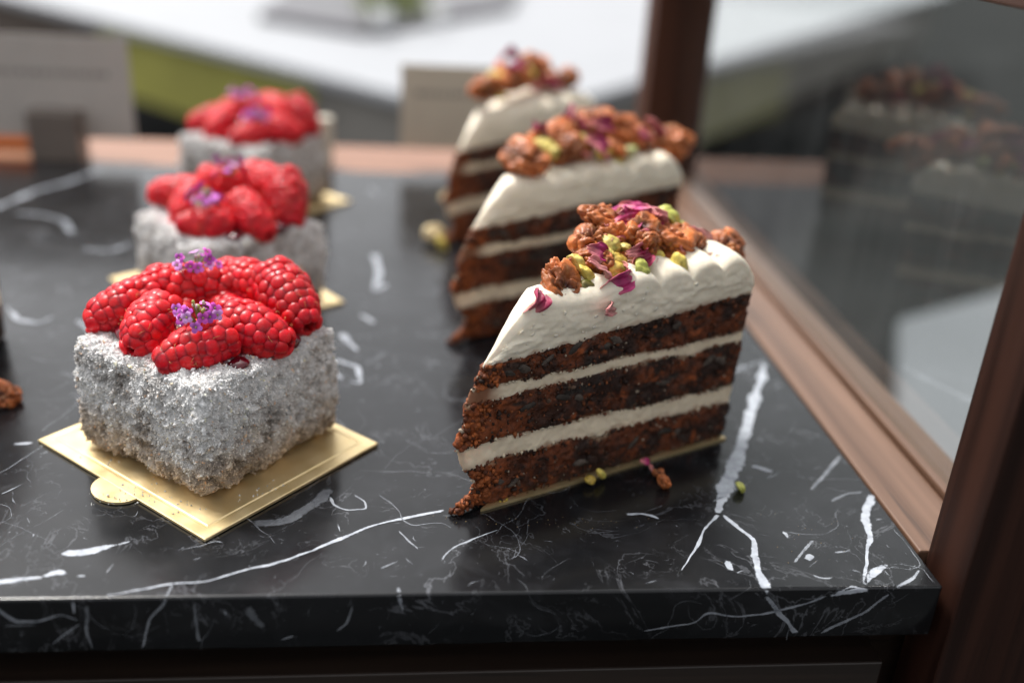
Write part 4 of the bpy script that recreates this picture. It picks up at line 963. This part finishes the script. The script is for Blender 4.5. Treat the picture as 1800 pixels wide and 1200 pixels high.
tag(pl, 'blurred yellow green foliage on the dark tray', 'plant')
M_cup = mat_plain('pale_ceramic', (.75, .76, .76), .15, .03)
def cup(px, py, r, h, label):
    p = at(px, py, ZT_+3.1); pr = [(r*.6, 0), (r*.9, h*.2), (r, h), (r*.93, h), (r*.82, h*.22), (0.01, h*.12)]; n = 28; V = []
    for rr_, z in pr: V += [(rr_*math.cos(2*PI*k/n), rr_*math.sin(2*PI*k/n), z) for k in range(n)]
    g = Geo(); g.add(V, [[i*n+k, i*n+(k+1) % n, (i+1)*n+(k+1) % n, (i+1)*n+k] for i in range(len(pr)-1) for k in range(n)]); g.add([(r*.6*math.cos(2*PI*k/n), r*.6*math.sin(2*PI*k/n), 0) for k in range(n)]+[(0, 0, 0)], [[(k+1) % n, k, n] for k in range(n)])
    o = build(g, 'cup', M_cup, loc=p); tag(o, label, 'cup')
cup(672, 48, 3.4, 6, 'pale round cup in front of the foliage on the dark tray'); cup(770, 40, 3.0, 5, 'pale round cup right of the foliage on the dark tray')
# ground, structures
def plane(name, poly, z, mat):
    g = Geo(); g.add([(x, y, z) for x, y in poly], [[0, 1, 2, 3]]); o = build(g, name, mat, smooth=False); return tag(o, kind='structure')
plane('ground', [(-6000, -3000), (6000, -3000), (6000, 9000), (-6000, 9000)], -90, M_gnd)
# pale counter beside the case, seen through the pane
w0 = [at(1480, 600, -30), at(1690, 560, -30), at(1900, 480, -30), at(1900, 900, -30), at(1560, 900, -30)]
k_ = slab_poly('side_table_top', [p[:2] for p in (at(1580, 560, -30), at(1580, 1100, -30), at(2100, 1100, -30), at(2100, 420, -30))], -33, -30, M_lt)
tag(k_, 'pale grey table top outside the glass pane at the lower right', 'table')
ob = at(18, 232, 1.5); tag(box('wood_block', (-2.2, -1, -.0), (2.2, 1, 2.3), mat_plain('sunlit_orange_wood', (.75, .25, .08), .5, .1), None, .2, loc=(at(5, 262)[0], 70.0, 0)), 'small wooden block coloured a bright sunlit orange behind the left name card holder', 'block')  # bright orange base colour stands in for sunlight on the wood

# ------------------------------------------------------------------ camera, light, world
cam = bpy.data.cameras.new('camera'); co = bpy.data.objects.new('camera', cam); C.objects.link(co); SC.camera = co
M3 = Matrix([[RM[i][0], -RM[i][1], -RM[i][2]] for i in range(3)]); co.matrix_world = Matrix.Translation((0, 0, HC*.01)) @ M3.to_4x4()
cam.sensor_width = 36; cam.lens = 35; cam.clip_start = .01; cam.clip_end = 300
cam.dof.use_dof = True; cam.dof.focus_distance = .302; cam.dof.aperture_fstop = 3.8
w = bpy.data.worlds.new('World'); SC.world = w; w.use_nodes = True; nt = w.node_tree; bg = nt.nodes['Background']
sky = nt.nodes.new('ShaderNodeTexSky'); sky.sky_type = 'NISHITA'; sky.sun_disc = False
EL, AZ = math.radians(60), math.radians(-45)    # azimuth measured from +Y towards +X
sky.sun_elevation = EL; sky.sun_rotation = AZ; sky.air_density = 1.0; sky.dust_density = 4.0; sky.ozone_density = .6
hs = nt.nodes.new('ShaderNodeHueSaturation'); hs.inputs['Saturation'].default_value = .12; nt.links.new(sky.outputs[0], hs.inputs['Color']); nt.links.new(hs.outputs[0], bg.inputs[0]); bg.inputs[1].default_value = .135
sl = bpy.data.lights.new('sun', 'SUN'); so = bpy.data.objects.new('sun', sl); C.objects.link(so); sl.energy = 2.2; sl.angle = math.radians(11); sl.color = (1, .96, .9)
dv = Vector((math.sin(AZ)*math.cos(EL), math.cos(AZ)*math.cos(EL), math.sin(EL))); so.rotation_euler = dv.to_track_quat('Z', 'Y').to_euler()
SC.view_settings.view_transform = 'Standard'; SC.view_settings.look = 'None'; SC.view_settings.exposure = .84; SC.view_settings.gamma = 1
SC.cycles.max_bounces = 8; SC.cycles.transparent_max_bounces = 16
